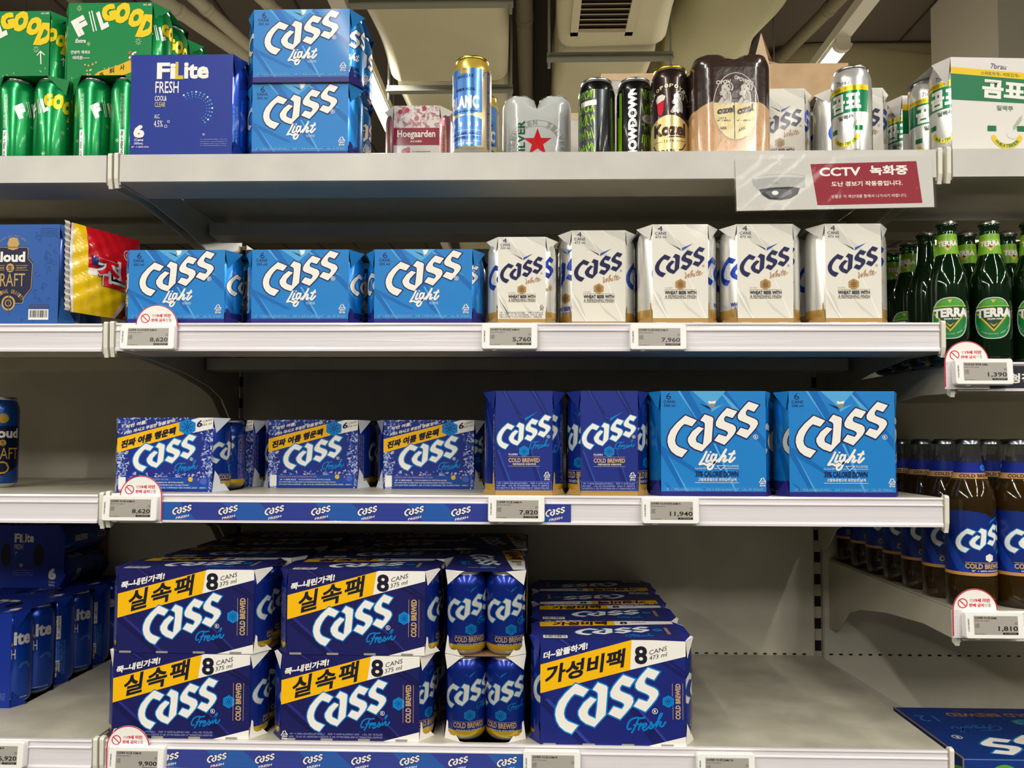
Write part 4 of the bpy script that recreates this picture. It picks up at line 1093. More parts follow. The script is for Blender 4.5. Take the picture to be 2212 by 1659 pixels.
def pr(prof, z):
    for (r0, z0), (r1, z1) in zip(prof[:-1], prof[1:]):
        if z0 <= z <= z1: return r0+(r1-r0)*((z-z0)/(z1-z0) if z1 > z0 else 0)
    return prof[-1][0]
def wrap_print(prof, art, z0, off, xc=None):
    """art wrapped round a lathe profile, front = -y; z0 = height of the print's lower edge"""
    mb = MB()
    def fn(u, v, h):
        r = pr(prof, z0+v)+off+h; st_ = math.pi/16
        f = u/(art.Rr*st_); i = math.floor(f+1e-7); f -= i
        t0 = i*st_-math.pi/2; t1 = t0+st_
        return (r*(math.cos(t0)*(1-f)+math.cos(t1)*f), r*(math.sin(t0)*(1-f)+math.sin(t1)*f), z0+v)
    st = art.Rr*2*math.pi/32; xs = [-art.W/2]+[k*st for k in range(-16, 17) if abs(k*st) < art.W/2-1e-6]+[art.W/2]
    ys = sorted(set([0, art.H]+[z-z0 for _, z in prof if 0 < z-z0 < art.H]))
    apply_art(mb, art, fn, xs, ys, 0, False, lambda u, v: (math.sin(u/art.Rr), -math.cos(u/art.Rr), 0.0))
    return mb
def crown_cap(r, z0, h, col):
    mb = MB(); n = 42
    rings = [(r*1.10, z0, 0.05), (r*1.06, z0+h*0.35, 0.04), (r*0.98, z0+h*0.7, 0.0), (r*0.86, z0+h*0.95, 0), (r*0.4, z0+h, 0)]
    v = []
    for rr, z, w in rings:
        for k in range(n): q = rr*(1+(w if k % 2 else -w)); v.append((q*math.cos(2*math.pi*k/n), q*math.sin(2*math.pi*k/n), z))
    f = [(i*n+k, i*n+(k+1) % n, (i+1)*n+(k+1) % n, (i+1)*n+k) for i in range(4) for k in range(n)]
    mb.idx(v, f, col, 0, True); mb.face(v[-n:], col)
    return mesh_of(mb, 'crown_cap', [ALU])
# ------------------------------------------------------------------ the display rack
YF, YB = 1.265, 1.81
Z1, Z2, Z3, Z4 = 1.7240, 1.4425, 1.1630, 0.7680
XL, XR = -0.6855, 0.6510
ZR2, ZR3, ZR4 = 1.3790, 0.9860, 0.5900
shelf(XL, XR, Z1, YF, YB, 'topmost long steel shelf carrying mixed cans, with a camera warning sign on its edge', rail=False)
shelf(XL, XR, Z2, YF, YB, 'long shelf of light blue and white beer packs')
shelf(XL, XR, Z3, YF, YB, 'long shelf with a blue printed strip, frosted packs and tall blue packs')
shelf(XL, XR, Z4, YF, YB, 'lowest long shelf, half empty, with large eight-can packs stacked on it', lowdeck=True)
XL2, XR2 = -2.03, -0.7085
shelf(XL2, XR2, Z1-0.001, YF, YB, 'high steel shelf under the green cans', rail=False, left_b=False, capl=False)
shelf(XL2, XR2, Z2-0.001, YF, YB, 'steel shelf under the noodle bag and the ornate blue carton', left_b=False, capl=False)
shelf(XL2, XR2, Z3-0.002, YF, YB, 'nearly empty steel shelf holding one gold-banded dark blue can', left_b=False, capl=False)
shelf(XL2, XR2, Z4-0.001, YF, YB, 'scuffed lowest shelf under dark blue six-can packs', left_b=False, capl=False, lowdeck=True)
XR3, XR4 = 0.6775, 2.02
shelf(XR3, XR4, Z1+0.001, YF, YB, 'steel shelf end under the white and green wheat beer carton', rail=False, right_b=False, capr=False)
shelf(XR3, XR4, ZR2, YF, YB, 'steel shelf carrying green glass bottles', right_b=False, capr=False)
shelf(XR3, XR4, ZR3, YF, YB, 'steel shelf carrying blue-labelled amber bottles', right_b=False, capr=False)
shelf(XR3, XR4, ZR4, YF-0.05, YB, 'base shelf under the dark blue twelve-can case', right_b=False, capr=False)
for (xa, xb, lab) in ((XL2, XL-0.014, 'pale steel back panel behind the nearly empty shelf bay'), (XL+0.012, XR-0.012, 'pale steel back panel of the widest bay, behind the blue and white packs'), (XR+0.012, XR4, 'pale steel back panel behind the bottles')):
    mb = MB()
    zs = [0.08, 0.60, 1.435, 1.70]
    for za, zb in zip(zs[:-1], zs[1:]): mb.box(xa, xb, YB+0.001, YB+0.009, za+0.0006, zb-0.0006, rgb(206, 201, 184))
    for i in range(int((xb-xa)/0.022)):
        mb.box(xa+0.01+i*0.022, xa+0.018+i*0.022, YB+0.0003, YB+0.0012, Z4+0.001, Z4+0.0045, BLACK)
    tag(mb.build('back_panel', [SHELFM]), lab, 'rack panel', 'back panels of the display rack')
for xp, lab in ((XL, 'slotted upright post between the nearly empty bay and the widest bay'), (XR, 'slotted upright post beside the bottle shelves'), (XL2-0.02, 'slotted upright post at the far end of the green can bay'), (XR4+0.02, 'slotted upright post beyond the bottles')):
    mb = MB(); mb.box(xp-0.013, xp+0.011, YB+0.010, YB+0.045, 0.0, 1.71, CREAM)
    mb.box(xp-0.013, xp-0.0105, YB-0.0, YB+0.010, 0.0, 1.71, CREAM); mb.box(xp+0.0085, xp+0.011, YB, YB+0.010, 0.0, 1.71, CREAM)
    z = 0.10
    while z < 1.70:
        mb.box(xp-0.0095, xp+0.0075, YB+0.0085, YB+0.0105, z, z+0.026, CREAM); z += 0.05
    m = tag(mb.build('upright_post', [SHELFM]), lab, 'rack post', 'upright posts of the display rack')
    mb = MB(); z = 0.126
    while z < 1.68: mb.box(xp-0.0095, xp+0.0075, YB+0.0092, YB+0.0099, z, z+0.024, BLACK); z += 0.05  # thin black boxes stand in for the shade inside the post's recesses
    mb.build('slot_shade', [MATTE], m)['kind'] = 'stuff'

# ------------------------------------------------------------------ can and pack kinds
D66 = 0.0655
def CP(px, py, Y): return at(px, py, Y)[0]
canL35 = can_meshes(D66, 0.1235, rgb(20, 128, 208), [(0.020, rgb(30, 50, 130))], can_light(D66/2, 0.1235, False))
canL50 = can_meshes(D66, 0.1685, rgb(20, 128, 208), [(0.024, rgb(30, 50, 130))], can_light(D66/2, 0.1685, True))
canF35 = can_meshes(D66, 0.1245, rgb(14, 52, 150), [(0.0175, rgb(210, 170, 30))], can_fresh(D66/2, 0.1245))
canF37 = can_meshes(D66, 0.1345, rgb(14, 44, 140), [(0.0175, rgb(206, 170, 36))], can_fresh(D66/2, 0.1345), lid=rgb(210, 206, 196))
canF47 = can_meshes(D66, 0.165, rgb(14, 44, 140), [(0.0175, rgb(206, 170, 36))], can_fresh(D66/2, 0.165))
canF50 = can_meshes(D66, 0.1685, rgb(14, 44, 140), [(0.0175, rgb(206, 170, 36))], can_fresh(D66/2, 0.1685))
canW33 = can_meshes(0.0575, 0.1435, rgb(226, 224, 216), [(0.020, rgb(206, 166, 90))], can_white(0.0575/2, 0.1435))
canW47 = can_meshes(D66, 0.1635, rgb(226, 224, 216), [(0.024, rgb(206, 166, 90))], can_white(D66/2, 0.1635))
canFI = can_meshes(D66, 0.1685, rgb(12, 66, 176), [], can_filite(D66/2, 0.1685))
canFG = can_meshes(D66, 0.1685, rgb(0, 140, 70), [], can_filgood(D66/2, 0.1685))
canGP = can_meshes(D66, 0.1685, rgb(222, 222, 218), [], can_gompyo(D66/2, 0.1685))
canKZ = can_meshes(D66, 0.1685, rgb(52, 38, 34), [], can_kozel(D66/2, 0.1685), lid=rgb(226, 186, 70))
canKL = can_meshes(D66, 0.1685, rgb(18, 66, 140), [], can_kloud(D66/2, 0.1685))
canBL = can_meshes(D66, 0.1685, rgb(222, 206, 160), [], can_blanc(D66/2, 0.1685), lid=rgb(226, 200, 90), shoulder=rgb(232, 200, 84))
canS0 = can_meshes(D66, 0.1685, rgb(20, 22, 24), [], can_show(D66/2, 0.1685, 0))
canS1 = can_meshes(D66, 0.1685, rgb(20, 22, 24), [], can_show(D66/2, 0.1685, 1))
hgA = can_frame(D66/2, 0.1685); hgA.fine(40, 60, 120, 300, 8, rgb(220, 190, 190), 3, vertical=True); hgA.rect(-120, 170, 20, 320, rgb(120, 18, 40), 2)
canHG = can_meshes(D66, 0.1685, rgb(170, 112, 122), [], hgA)

def top_eight(W, D, word, lead):
    a = Art(0, 0, 1000, 590, W, D); a.bg(rgb(34, 40, 110))
    a.poly([(0, 60), (560, 10), (560, 150), (0, 210)], YEL, 2); a.poly([(560, 10), (1000, 0), (1000, 90), (560, 150)], WHITE, 2)
    a.text(lead, (40, 52), (320, 34), (44, 16), WHITE, 4, 0.03)
    a.text(word, (90, 190), (500, 140), (100, 70), INK, 4, 0.04)
    a.text('8', (600, 120), (660, 112), (602, 36), INK, 4, 0.03); a.text('CANS', (690, 74), (800, 62), (692, 36), INK, 4)
    cass_logo(a, 250, 190, 800, 470, WHITE, CYAN, 0.02, 3); w_fresh(a, 600, 420, 800, 520, CYAN)
    snow_hex(a, 850, 300, 34, 40); a.vtext('COLD BREWED', 905, 220, 930, 430, GOLDT, 5, 0.03)
    barcode(a, 20, 480, 190, 560, l=4)
    return a
def plain_top(W, D, col): a = Art(0, 0, 10, 10, W, D); a.bg(col); return a
PW = 0.164
pkL35 = Pack(3, D66, 0.1235, PW-0.002, art_light(PW-0.002, 0.1243, False), LIGHTB, PURP, LIGHTB, LIGHTB, *canL35)
pkL50 = Pack(3, D66, 0.1685, 0.168, art_light(0.168, 0.1693, True), LIGHTB, PURP, LIGHTB, LIGHTB, *canL50)
pkF50 = Pack(2, D66, 0.1685, 0.0925, art_fresh4(0.0925, 0.1693), FRESHB, GOLD, FRESHB, FRESHB, *canF50, gb=0.038)
pkW33 = Pack(2, 0.0575, 0.1435, 0.0785, art_white(0.0785, 0.1443, '330 ml', True), WG, GOLD, WG2, WG2, *canW33, gb=0.032, gh=0.024)
pkW47 = Pack(2, D66, 0.1635, 0.0905, art_white(0.0905, 0.1643, '473 ml'), WG, GOLD, WG2, WG2, *canW47, gb=0.036, gh=0.026)
LKC = rgb(214, 218, 232)
pkLK = Pack(3, D66, 0.1245, 0.165, art_lucky(0.165, 0.1253), FRESHB, LKC, rgb(150, 160, 200), LKC, *canF35, gh=0.026, gb=0.036)
pkE37 = Pack(4, D66, 0.1345, 0.224, art_eight(0.224, 0.1353, '실속팩', '쭉~내린가격!', '375 ml'), rgb(32, 34, 106), WHITE, rgb(36, 38, 110), WHITE, *canF37, gb=0.030, gh=0.024, sg=(rgb(24, 26, 92), WHITE),
             top=top_eight(0.224, 2*D66, '실속팩', '쭉~내린가격!'))
pkE37b = Pack(4, D66, 0.1345, 0.224, art_eight(0.224, 0.1353, '실속팩', '쭉~내린가격!', '375 ml', True), rgb(30, 32, 112), WHITE, WHITE, WHITE, *canF37, gb=0.030, gh=0.024, sg=(rgb(24, 26, 92), WHITE),
              top=top_eight(0.224, 2*D66, '실속팩', '쭉~내린가격!'))
pkE47 = Pack(4, D66, 0.1650, 0.231, art_eight(0.231, 0.1658, '가성비팩', '더~알뜰하게!', '473 ml'), rgb(30, 40, 138), rgb(34, 44, 140), rgb(34, 44, 140), WHITE, *canF47, gb=0.034, gh=0.030, sg=(rgb(24, 36, 118), WHITE),
             top=top_eight(0.231, 2*D66, '가성비팩', '더~알뜰하게!'))
FIB = rgb(12, 46, 146)
pkFI = Pack(3, D66, 0.1685, 0.172, art_filite(0.172, 0.1693), FIB, FIB, FIB, FIB, *canFI, gb=0.026, gh=0.034, top=art_filite_top(0.172, 2*D66))
GRN = rgb(0, 132, 66)
pkFGa = Pack(3, D66, 0.1685, 0.158, art_filgood(0.158, 0.1693, 1), GRN, GRN, GRN, GRN, *canFG)
pkFGb = Pack(3, D66, 0.1685, 0.158, art_filgood(0.158, 0.1693, 0), GRN, GRN, GRN, GRN, *canFG)
pkHG = Pack(2, D66, 0.1685, 0.0880, art_hoegaarden(0.0880, 0.1693), rgb(222, 218, 212), rgb(222, 218, 212), rgb(226, 222, 216), rgb(226, 222, 216), *canHG)
GPW = rgb(228, 224, 218)
pkGP = Pack(3, D66, 0.1685, 0.168, art_gompyo(0.168, 0.1693), GPW, GPW, GPW, GPW, *canGP, gh=0.05)
pkKL = Pack(3, D66, 0.1685, 0.168, art_kloud(0.168, 0.1693), rgb(40, 92, 168), rgb(40, 92, 168), rgb(40, 92, 168), rgb(60, 110, 180), *canKL, gb=0.05)

# ------------------------------------------------------------------ top shelf
pkFI.place(CP(392, 220, 1.266), 1.266, Z1, 'blue six-can pack lettered FRESH COOL & CLEAR on the top shelf', turns=(0.3, -1.0, 2.2, -0.9))
z = Z1
pkL35.place(CP(648, 260, 1.278), 1.278, z, 'lower light blue six-can pack of the two-pack stack on the top shelf', turns=(0.2, -1.0, 2.6, 1.2))
pkL35.place(CP(651, 90, 1.274), 1.274, z+0.1248, 'upper light blue six-can pack of the two-pack stack on the top shelf', turns=(0.2, 0.4, 2.6, 1.0))
pkHG.place(CP(900, 280, 1.471), 1.471, Z1, 'white and wine-red four-can pack with berry drawings', turns=(0.3, -1.3, 0.2, -1.0))
single_can(*canBL, CP(1020, 220, 1.302), 1.302, Z1, -0.2, 'gold-topped pale blue can lettered BLANC, tallest looking, near the shelf edge')
single_can(*canBL, CP(1040, 250, 1.445), 1.445, Z1, 0.3, 'gold-topped pale blue can peeking out behind the one lettered BLANC')
KT = rgb(56, 42, 36); KB = rgb(216, 170, 124)
hA = Art(330, 795, 935, 1500, 0.40, 0.1685)
hA = Art(-200, 0, 200, 168.5, 0.400, 0.1685); GY = rgb(150, 154, 152)
for rr, w in ((47, 0.9), (36, 0.9)): hA.stroke([(rr*1.15*math.cos(math.pi*k/20), 96-rr*math.sin(math.pi*k/20)) for k in range(-5, 26)], w, GY, 1)
hA.arc('HEINEKEN', 0, 100, 42, -100, 2, 10, GY, 2, 0.04); hA.arc('SILVER', 0, 100, 42, 22, 100, 10, GY, 2, 0.04)
hA.poly([(1+27*(1 if k % 2 == 0 else 0.4)*math.sin(math.pi*k/5), 91-27*(1 if k % 2 == 0 else 0.4)*math.cos(math.pi*k/5)) for k in range(10)], rgb(206, 20, 32), 3)
hA.vtext('SILVER', -37, 50, -22, 118, rgb(10, 84, 50), 4, 0.02)
shrink_pack('beer_can_pack', 0.0645, 0.1685, rgb(196, 200, 198), hA, CP(1160, 270, 1.43), 1.424, Z1, 'grey film-wrapped four-can pack with a red star', canL50[1])
root = empty('beer_can_pack', (CP(1328, 250, 1.40), 1.385, Z1), 'pair of black cans with lime green scribbled lettering in clear film', 'beer pack')
for i, (cm, px, rz) in enumerate(((canS0, 1289, 0.0), (canS1, 1371, 0.0))):
    o = mk('can', cm[0], root, (CP(px, 250, 1.385)-CP(1328, 250, 1.40), 0, 0), rz); mk('can_lid', cm[1], o)
mb = MB(); xx = (CP(1371, 250, 1.385)-CP(1289, 250, 1.385))/2+0.0; x0 = CP(1330, 250, 1.385)-CP(1328, 250, 1.40)
g = [[(x0+xx*t*0.75, -0.02+0.04*s, 0.150+0.012*t*t+0.002*s) for t in ts(-1, 1, 8)] for s in (0, 0.5, 1)]
mb.idx([p for r in g for p in r], [(r*9+c, r*9+c+1, (r+1)*9+c+1, (r+1)*9+c) for r in range(2) for c in range(8)], rgb(200, 205, 205))
CLEAR = mat('clear_film', 0.08, color=(1, 1, 1, 1), alpha=0.22, coat=1.0)
mb.build('shrink_film', [CLEAR], root)
single_can(*canKZ, CP(1447, 235, 1.342), 1.342, Z1, -0.22, 'dark brown and cream can with a goat holding a red mug, gold rim')
kA = Art(-200, 0, 200, 168.5, 0.400, 0.1685)
kA.rect(-200, 0, 200, 100, KT, 1)
kA.poly([(-200, 92)]+[(x, 92-16*math.cos(x*math.pi/130)*(abs(x) < 65)) for x in range(-64, 65, 8)]+[(200, 92), (200, 168.5), (-200, 168.5)], KB, 2)
rnd = random.Random(2)
for k in range(220):
    x, y = rnd.uniform(-130, 130), rnd.uniform(98, 166); kA.stroke([(x, y), (x+rnd.uniform(-5, 5), y+rnd.uniform(3, 9))], 0.5, rgb(186, 134, 92), 2.5+0.001*k, False, caps=False)
for k in range(160):
    x, y = rnd.uniform(-130, 130), rnd.uniform(22, 80); kA.stroke([(x, y), (x+rnd.uniform(-5, 5), y+rnd.uniform(-4, 6))], 0.7, rgb(48, 30, 28), 1.5+0.001*k, False, caps=False)
def oval(rx, ry, cx=2, cy=90): return [(cx+rx*math.cos(t*0.2618), cy+ry*math.sin(t*0.2618)*(1.0)) for t in range(24)]
kA.poly([(x, y) for x, y in oval(37, 56)], rgb(66, 44, 40), 3)
kA.poly([(x, max(y, 84)) for x, y in oval(37, 56)], rgb(232, 214, 150), 3.5)
GO = rgb(206, 200, 190); DK = rgb(50, 32, 28)
for ox in (-17, 15):
    goat(kA, ox-1, 61, 0.78)
    kA.fine(ox-13, 112, ox+12, 116, 1, DK, 5)
kA.text('ozel', (-29, 104), (0, 100), (-29, 92), DK, 6, 0.045); kA.text('ozel', (4, 105), (30, 98), (4, 92), DK, 6, 0.045); kA.tbox('1874', -26, 108, -14, 112, DK, 6); kA.tbox('ARK', -25, 124, -13, 129, DK, 6, 0.02); kA.text('ARK', (6, 134), (18, 128), (5, 129), DK, 6, 0.02)
kA.text('OPOV', (-30, 54), (-6, 52), (-30, 47), WHITE, 6, 0.02); kA.text('OPOVICKY', (-1, 44), (30, 56), (1, 38), WHITE, 6, 0.02); kA.rect(-1.2, 36, 0.2, 146, DK, 5)
kA.stroke(oval(37, 56), 1.3, rgb(210, 200, 190), 7, False, True)
shrink_pack('beer_can_pack', 0.0655, 0.1685, KT, kA, CP(1587, 230, 1.275), 1.275, Z1, 'brown and tan fur-print film-wrapped four-can pack with an oval window', canKZ[1], kin=0.4)
pkW47.place(0.444, 1.40, Z1, 'white four-can pack in front of the open cardboard box, beside the fur-print pack', turns=(0.2, -0.5, 0.3, -0.6))
pkW47.place(0.5835, 1.40, Z1, 'white four-can pack half hidden behind the single wheat beer can', turns=(0.9, -0.6, 0.3, -0.6))
single_can(*canGP, CP(1839, 235, 1.348), 1.348, Z1, -0.68, 'single white, yellow and green wheat beer can standing alone')
# open cardboard box behind
xb = CP(1655, 200, 1.60); xb2 = CP(1778, 200, 1.60)
root = empty('cardboard_box', ((xb+xb2)/2+0.02, 1.57, Z1), 'open brown cardboard box behind the white packs on the top shelf', 'box')
mb = MB(); hw = (xb2-xb)/2+0.02; KC = rgb(196, 164, 126); zt = atz(1716, 135, Z1)[1]; HB = at(1716, 137, 1.57)[1]-Z1
for (a, b, c, d) in ((-hw, hw, 0, 0.004), (-hw, hw, 0.22, 0.224), (-hw, -hw+0.004, 0.004, 0.22), (hw-0.004, hw, 0.004, 0.22)): mb.box(a, b, c, d, 0.0, HB, KC)
mb.box(-hw, hw, 0, 0.224, 0, 0.003, KC); mb.build('box_body', [KRAFT], root)
mb = MB(); mb.idx([(-hw, 0.004, HB), (-hw, 0.22, HB), (-hw+0.10, 0.20, HB+0.012), (-hw-0.012, 0.02, HB+0.075)], [(0, 1, 2, 3)], rgb(206, 174, 136), 0, False)
mb.idx([(-hw+0.002, 0.0, HB), (hw, 0.0, HB), (hw-0.02, 0.09, HB+0.02), (-hw-0.004, 0.08, HB+0.052)], [(0, 1, 2, 3)], KC, 0, False)
mb.build('flap', [KRAFT], root)
# flat tan tray behind the black cans and beyond the red-star pack
for (pa, pb, pt, Y, H_, lab, c) in ((1300, 1480, 160, 1.56, None, 'pale tan carton behind the black cans', rgb(216, 186, 146)), (1222, 1262, 245, 1.60, None, 'small cream carton between the grey film pack and the black cans', rgb(206, 190, 150))):
    xa, xb = CP(pa, 240, Y), CP(pb, 240, Y); zz = at(pa, pt, Y)[1]-Z1
    mb = MB(); mb.box(-(xb-xa)/2, (xb-xa)/2, 0, 0.15, 0, zz, rgb(206, 200, 192)); mb.box(-(xb-xa)/2-0.0006, (xb-xa)/2+0.0006, -0.0006, 0.1506, zz-0.014, zz+0.0006, c)
    o = mb.build('carton', [KRAFT], None, ((xa+xb)/2, Y, Z1)); tag(o, lab, 'box')
# wheat beer packs at the right-hand bay
gx = CP(2055, 200, 1.30)+0.084
pkGP.place(gx, 1.305, Z1+0.001, 'white, yellow and green six-can wheat beer carton, nearest of its row', turns=(-0.8, 0.2, -0.4, 0.1), rz=R(3))
pkGP.place(gx-0.012, 1.312+0.134, Z1+0.001, 'white and green wheat beer carton second in its row', turns=(-0.7, 0.2, -0.3, 0.1))
pkGP.place(gx-0.004, 1.312+0.268, Z1+0.001, 'white and green wheat beer carton farthest back in its row', turns=(-0.7, 0.2, -0.3, 0.1))
# green packs
for (px, lab, f) in ((78, 'green cans standing end-on in a carton, under the green carton at the picture edge', (1.75, 0.42)), (242, 'green cans standing end-on in a carton, beside the dark blue FRESH pack', (1.7, 1.9))):
    Y = 1.333; x = CP(px, 250, Y+0.03)
    pkFGb.place(x-D66-0.0008, Y+1.5*D66, Z1-0.001, lab, rz=R(-90), turns=(0, R(90)+f[0], 0, R(90)+f[1]))
ZT = Z1-0.001+0.1685+0.0016
pkFGa.place(CP(237, 90, 1.402), 1.402, ZT, 'upper green six-can carton with a yellow sash, above the blue FRESH pack', turns=(0.2, 1.3, 0.4, 0.7))
pkFGa.place(CP(237, 90, 1.402)+0.006, 1.402+0.135, ZT, 'green carton behind the one with the yellow sash', turns=(0.2, 0.4, 0.4, 0.7))
pkFGb.place(CP(18, 100, 1.427), 1.427, ZT, 'upper green six-can carton with a small white arrow, cut by the picture edge', turns=(0.2, 0.2, 0.4, 0.5))
for k in range(2):
    x = CP(78+168*k, 250, 1.355); pkFGb.place(x-D66-0.0008, 1.333+4.5*D66+0.003, Z1-0.001, 'green carton deeper on the shelf behind the front green cans', rz=R(-90), turns=(1.7, 1.9, 1.5, 1.6), group='rear green cartons')

# ------------------------------------------------------------------ second shelf
for px, Y, lab, t, rear in ((381, 1.277, 'light blue six-can pack above the first 8,620 price tag', (-0.5, 1.9, 2.4, 1.0), 1), (648, 1.277, 'light blue six-can pack, middle one of the three on the second shelf', (2.4, 1.9, 2.4, 1.1), 1),
                            (914, 1.277, 'light blue six-can pack next to the smallest white pack', (0.1, -0.5, 2.4, -0.8), 1)):
    pkL35.place(CP(px, 620, Y), Y, Z2, lab, turns=t)
pkW33.place(CP(1127, 600, 1.277), 1.277, Z2, 'smallest white four-can pack, lettered 330 ml', turns=(0.35, -0.5, 0.2, -0.5))
for px, Y, lab, t in ((1293, 1.312, 'white four-can pack lettered 473 ml beside the 330 ml pack', (-0.75, 1.9, 0.3, 1.2)), (1469.5, 1.277, 'white four-can pack above the 7,960 price tag', (1.05, 1.6, 0.3, 1.2)),
                     (1653, 1.277, 'white four-can pack between the one above the 7,960 tag and the last one', (0.1, -0.9, 0.3, -0.6)), (1843.5, 1.277, 'last white four-can pack, next to the green bottles', (1.35, -0.8, 0.3, -0.8))):
    pkW47.place(CP(px, 600, Y), Y, Z2, lab, turns=t)
pkKL.place(CP(127, 600, 1.277)-0.084, 1.277, Z2-0.001, 'ornate blue carton with a navy shield label at the picture edge', turns=(1.7, 1.9, 1.6, 1.8))
for k in range(0): single_can(*canKL, CP(172+k*34, 690, 1.38), 1.372+k*0.075, Z2-0.001, 2.2+k, 'blue can standing in shade behind the noodle bag' if k == 0 else 'blue can deeper behind the noodle bag')

def noodle_bag():
    x = at(147, 585, 1.258)[0]+0.070*math.cos(R(66)); yb_ = 1.262+0.070*math.sin(R(66))
    root = empty('noodle_bag', (x, yb_, Z2-0.001), 'red and yellow instant noodle bag wedged beside the ornate blue carton', 'noodle bag', rot=(R(-2), 0, R(66)))
    W_, H_ = 0.138, 0.150
    a = Art(0, 0, 1000, 1000, W_, H_); RD = rgb(206, 12, 28); YW = rgb(248, 206, 10)
    a.rect(20, 0, 1000, 560, RD, 0); a.rect(20, 480, 1000, 1000, YW, 0.5); a.poly([(120, 490), (560, 470), (560, 560), (120, 560)], WHITE, 1)
    a.rect(30, 0, 190, 1000, YW, 1.5); a.rect(0, 0, 30, 1000, rgb(226, 222, 214), 1)
    a.poly([(560, 1000), (640, 830), (740, 700), (1000, 640), (1000, 1000)], rgb(216, 200, 214), 2); a.poly([(610, 1000), (690, 850), (780, 740), (1000, 690), (1000, 1000)], rgb(96, 40, 20), 2.5)
    rr = random.Random(4)
    for k in range(60):
        x0, y0 = rr.uniform(700, 960), rr.uniform(760, 980); a.stroke([(x0, y0), (x0+rr.uniform(-50, 50), y0+rr.uniform(-30, 30)), (x0+rr.uniform(-60, 60), y0+rr.uniform(10, 60))], 9, rr.choice((rgb(190, 90, 30), rgb(220, 150, 60), rgb(140, 30, 20), rgb(60, 80, 30))), 3+0.01*k)
    for off, c, l in ((0.11, BLACK, 3.4), (0.075, rgb(214, 214, 214), 3.6), (0.02, RD, 4)):
        a.text('진', (290, 660), (690, 690), (290, 330), c, l, off, 1, 3); a.text('라', (710, 690), (1020, 700), (712, 430), c, l, off, 1, 3)
    a.poly([(230, 330), (300, 350), (330, 420), (230, 450)], rgb(30, 40, 110), 3)
    a.stroke([(730+60*math.cos(k), 250+60*math.sin(k)) for k in range(6)], 10, WHITE, 3, True, True); a.tbox('오뚜기', 700, 228, 765, 270, WHITE, 3, 0.02)
    def fn(u, v, h):
        s, t = u/(W_/2), v/H_*2-1
        th = 0.015*max(0, 1-abs(s)**2.2)*max(0, 1-abs(t)**3.4)
        th += 0.0004*math.sin(s*21+t*7)*(1-abs(s)**4)+0.0006*math.sin(t*17-s*9)*(1-abs(t)**4)
        return (u*(1-0.05*abs(t)**2), -th-h*7-0.0012, 0.020+v)
    mb = MB(); n = 44
    apply_art(mb, a, fn, ts(-W_/2, W_/2, n), ts(0, H_, n), 0, False)
    for i in range(n):
        for j in range(n):
            u0, u1, v0, v1 = -W_/2+W_*i/n, -W_/2+W_*(i+1)/n, H_*j/n, H_*(j+1)/n
            q = [fn(uu, vv, 0) for uu, vv in ((u0, v0), (u0, v1), (u1, v1), (u1, v0))]
            mb.face([(p[0], -p[1], p[2]) for p in q], YW if j < n/2 else RD)
    mb.build('bag_film', [BAGM], root)
    c = MB(); nf = 30
    for i in range(nf):
        za, zb = 0.022+H_*i/nf, 0.022+H_*(i+1)/nf; y0, y1 = 0.0016*(-1)**i, -0.0016*(-1)**i
        c.face([(-W_/2-0.007, y0, za), (-W_/2+0.002, y0, za), (-W_/2+0.002, y1, zb), (-W_/2-0.007, y1, zb)], rgb(226, 222, 214))
    c.build('crimped_seal', [BAGM], root)
noodle_bag()

# green bottles
GLG = mat('green_glass', 0.03, color=(0.012, 0.11, 0.018, 1), trans=0.9, ior=1.45, coat=0.6)
TP = [(0.024, 0), (0.0285, 0.003), (0.0305, 0.010), (0.0305, 0.122), (0.0298, 0.132), (0.0262, 0.146), (0.0205, 0.160), (0.0172, 0.172), (0.0155, 0.186), (0.0140, 0.208), (0.0136, 0.213), (0.0150, 0.216), (0.0148, 0.221), (0.0130, 0.226)]
TP = [(r, z*1.04) for r, z in TP]
mb = MB(); mb.lathe(TP, 32, rgb(20, 80, 20), 0, True, cap0=rgb(20, 80, 20), cap1=rgb(20, 80, 20)); t_glass = mesh_of(mb, 'bottle_glass', [GLG])
mb = MB(); mb.lathe([(r-0.0022, z) for r, z in TP if z <= 0.172][1:]+[(0.0165, 0.174), (0.002, 0.174)], 24, rgb(16, 14, 6), 0, True, cap0=rgb(16, 14, 6)); t_beer = mesh_of(mb, 'beer', [mat('dark_beer', 0.3)])
LG = rgb(120, 180, 30); G2 = rgb(16, 130, 60)
tl = Art(-60, 0, 60, 100, 0.064, 0.0533*1.32); tl.Rr = 0.0305
tl = Art(0, 0, 320, 450, 0.0570, 0.0690); tl.Rr = 0.0305
def blob(g): return [(160+(150+g)*math.cos(t)*(1 if math.sin(t) < 0 else 1.0), 215+(215+g)*math.sin(t)*(1.0)) if False else (160+(152+g)*(abs(math.cos(t))**0.75)*(1 if math.cos(t) > 0 else -1), 225+(215+g)*(abs(math.sin(t))**0.9)*(1 if math.sin(t) > 0 else -1)) for t in [k*math.pi/16 for k in range(32)]]
tl.poly(blob(6), rgb(206, 210, 206), 1); tl.poly(blob(-4), G2, 2); tl.poly([(x, min(y, 112)) for x, y in blob(-8)], rgb(70, 160, 40), 2.5)
tl.rect(14, 95, 306, 101, rgb(220, 200, 60), 3); tl.poly([(14, 108), (306, 108), (250, 250), (160, 345), (70, 250)], rgb(16, 70, 44), 3)
tl.stroke([(30, 170), (160, 355), (290, 170)], 15, rgb(214, 180, 60), 3.5, False); tl.stroke([(60, 190), (160, 330), (260, 190)], 10, rgb(16, 60, 40), 3.8, False)
tl.poly([(115, 265), (160, 300), (205, 265), (160, 335)], rgb(206, 190, 40), 4); tl.poly([(118, 285), (160, 318), (202, 285), (160, 345)], rgb(60, 66, 20), 4.2)
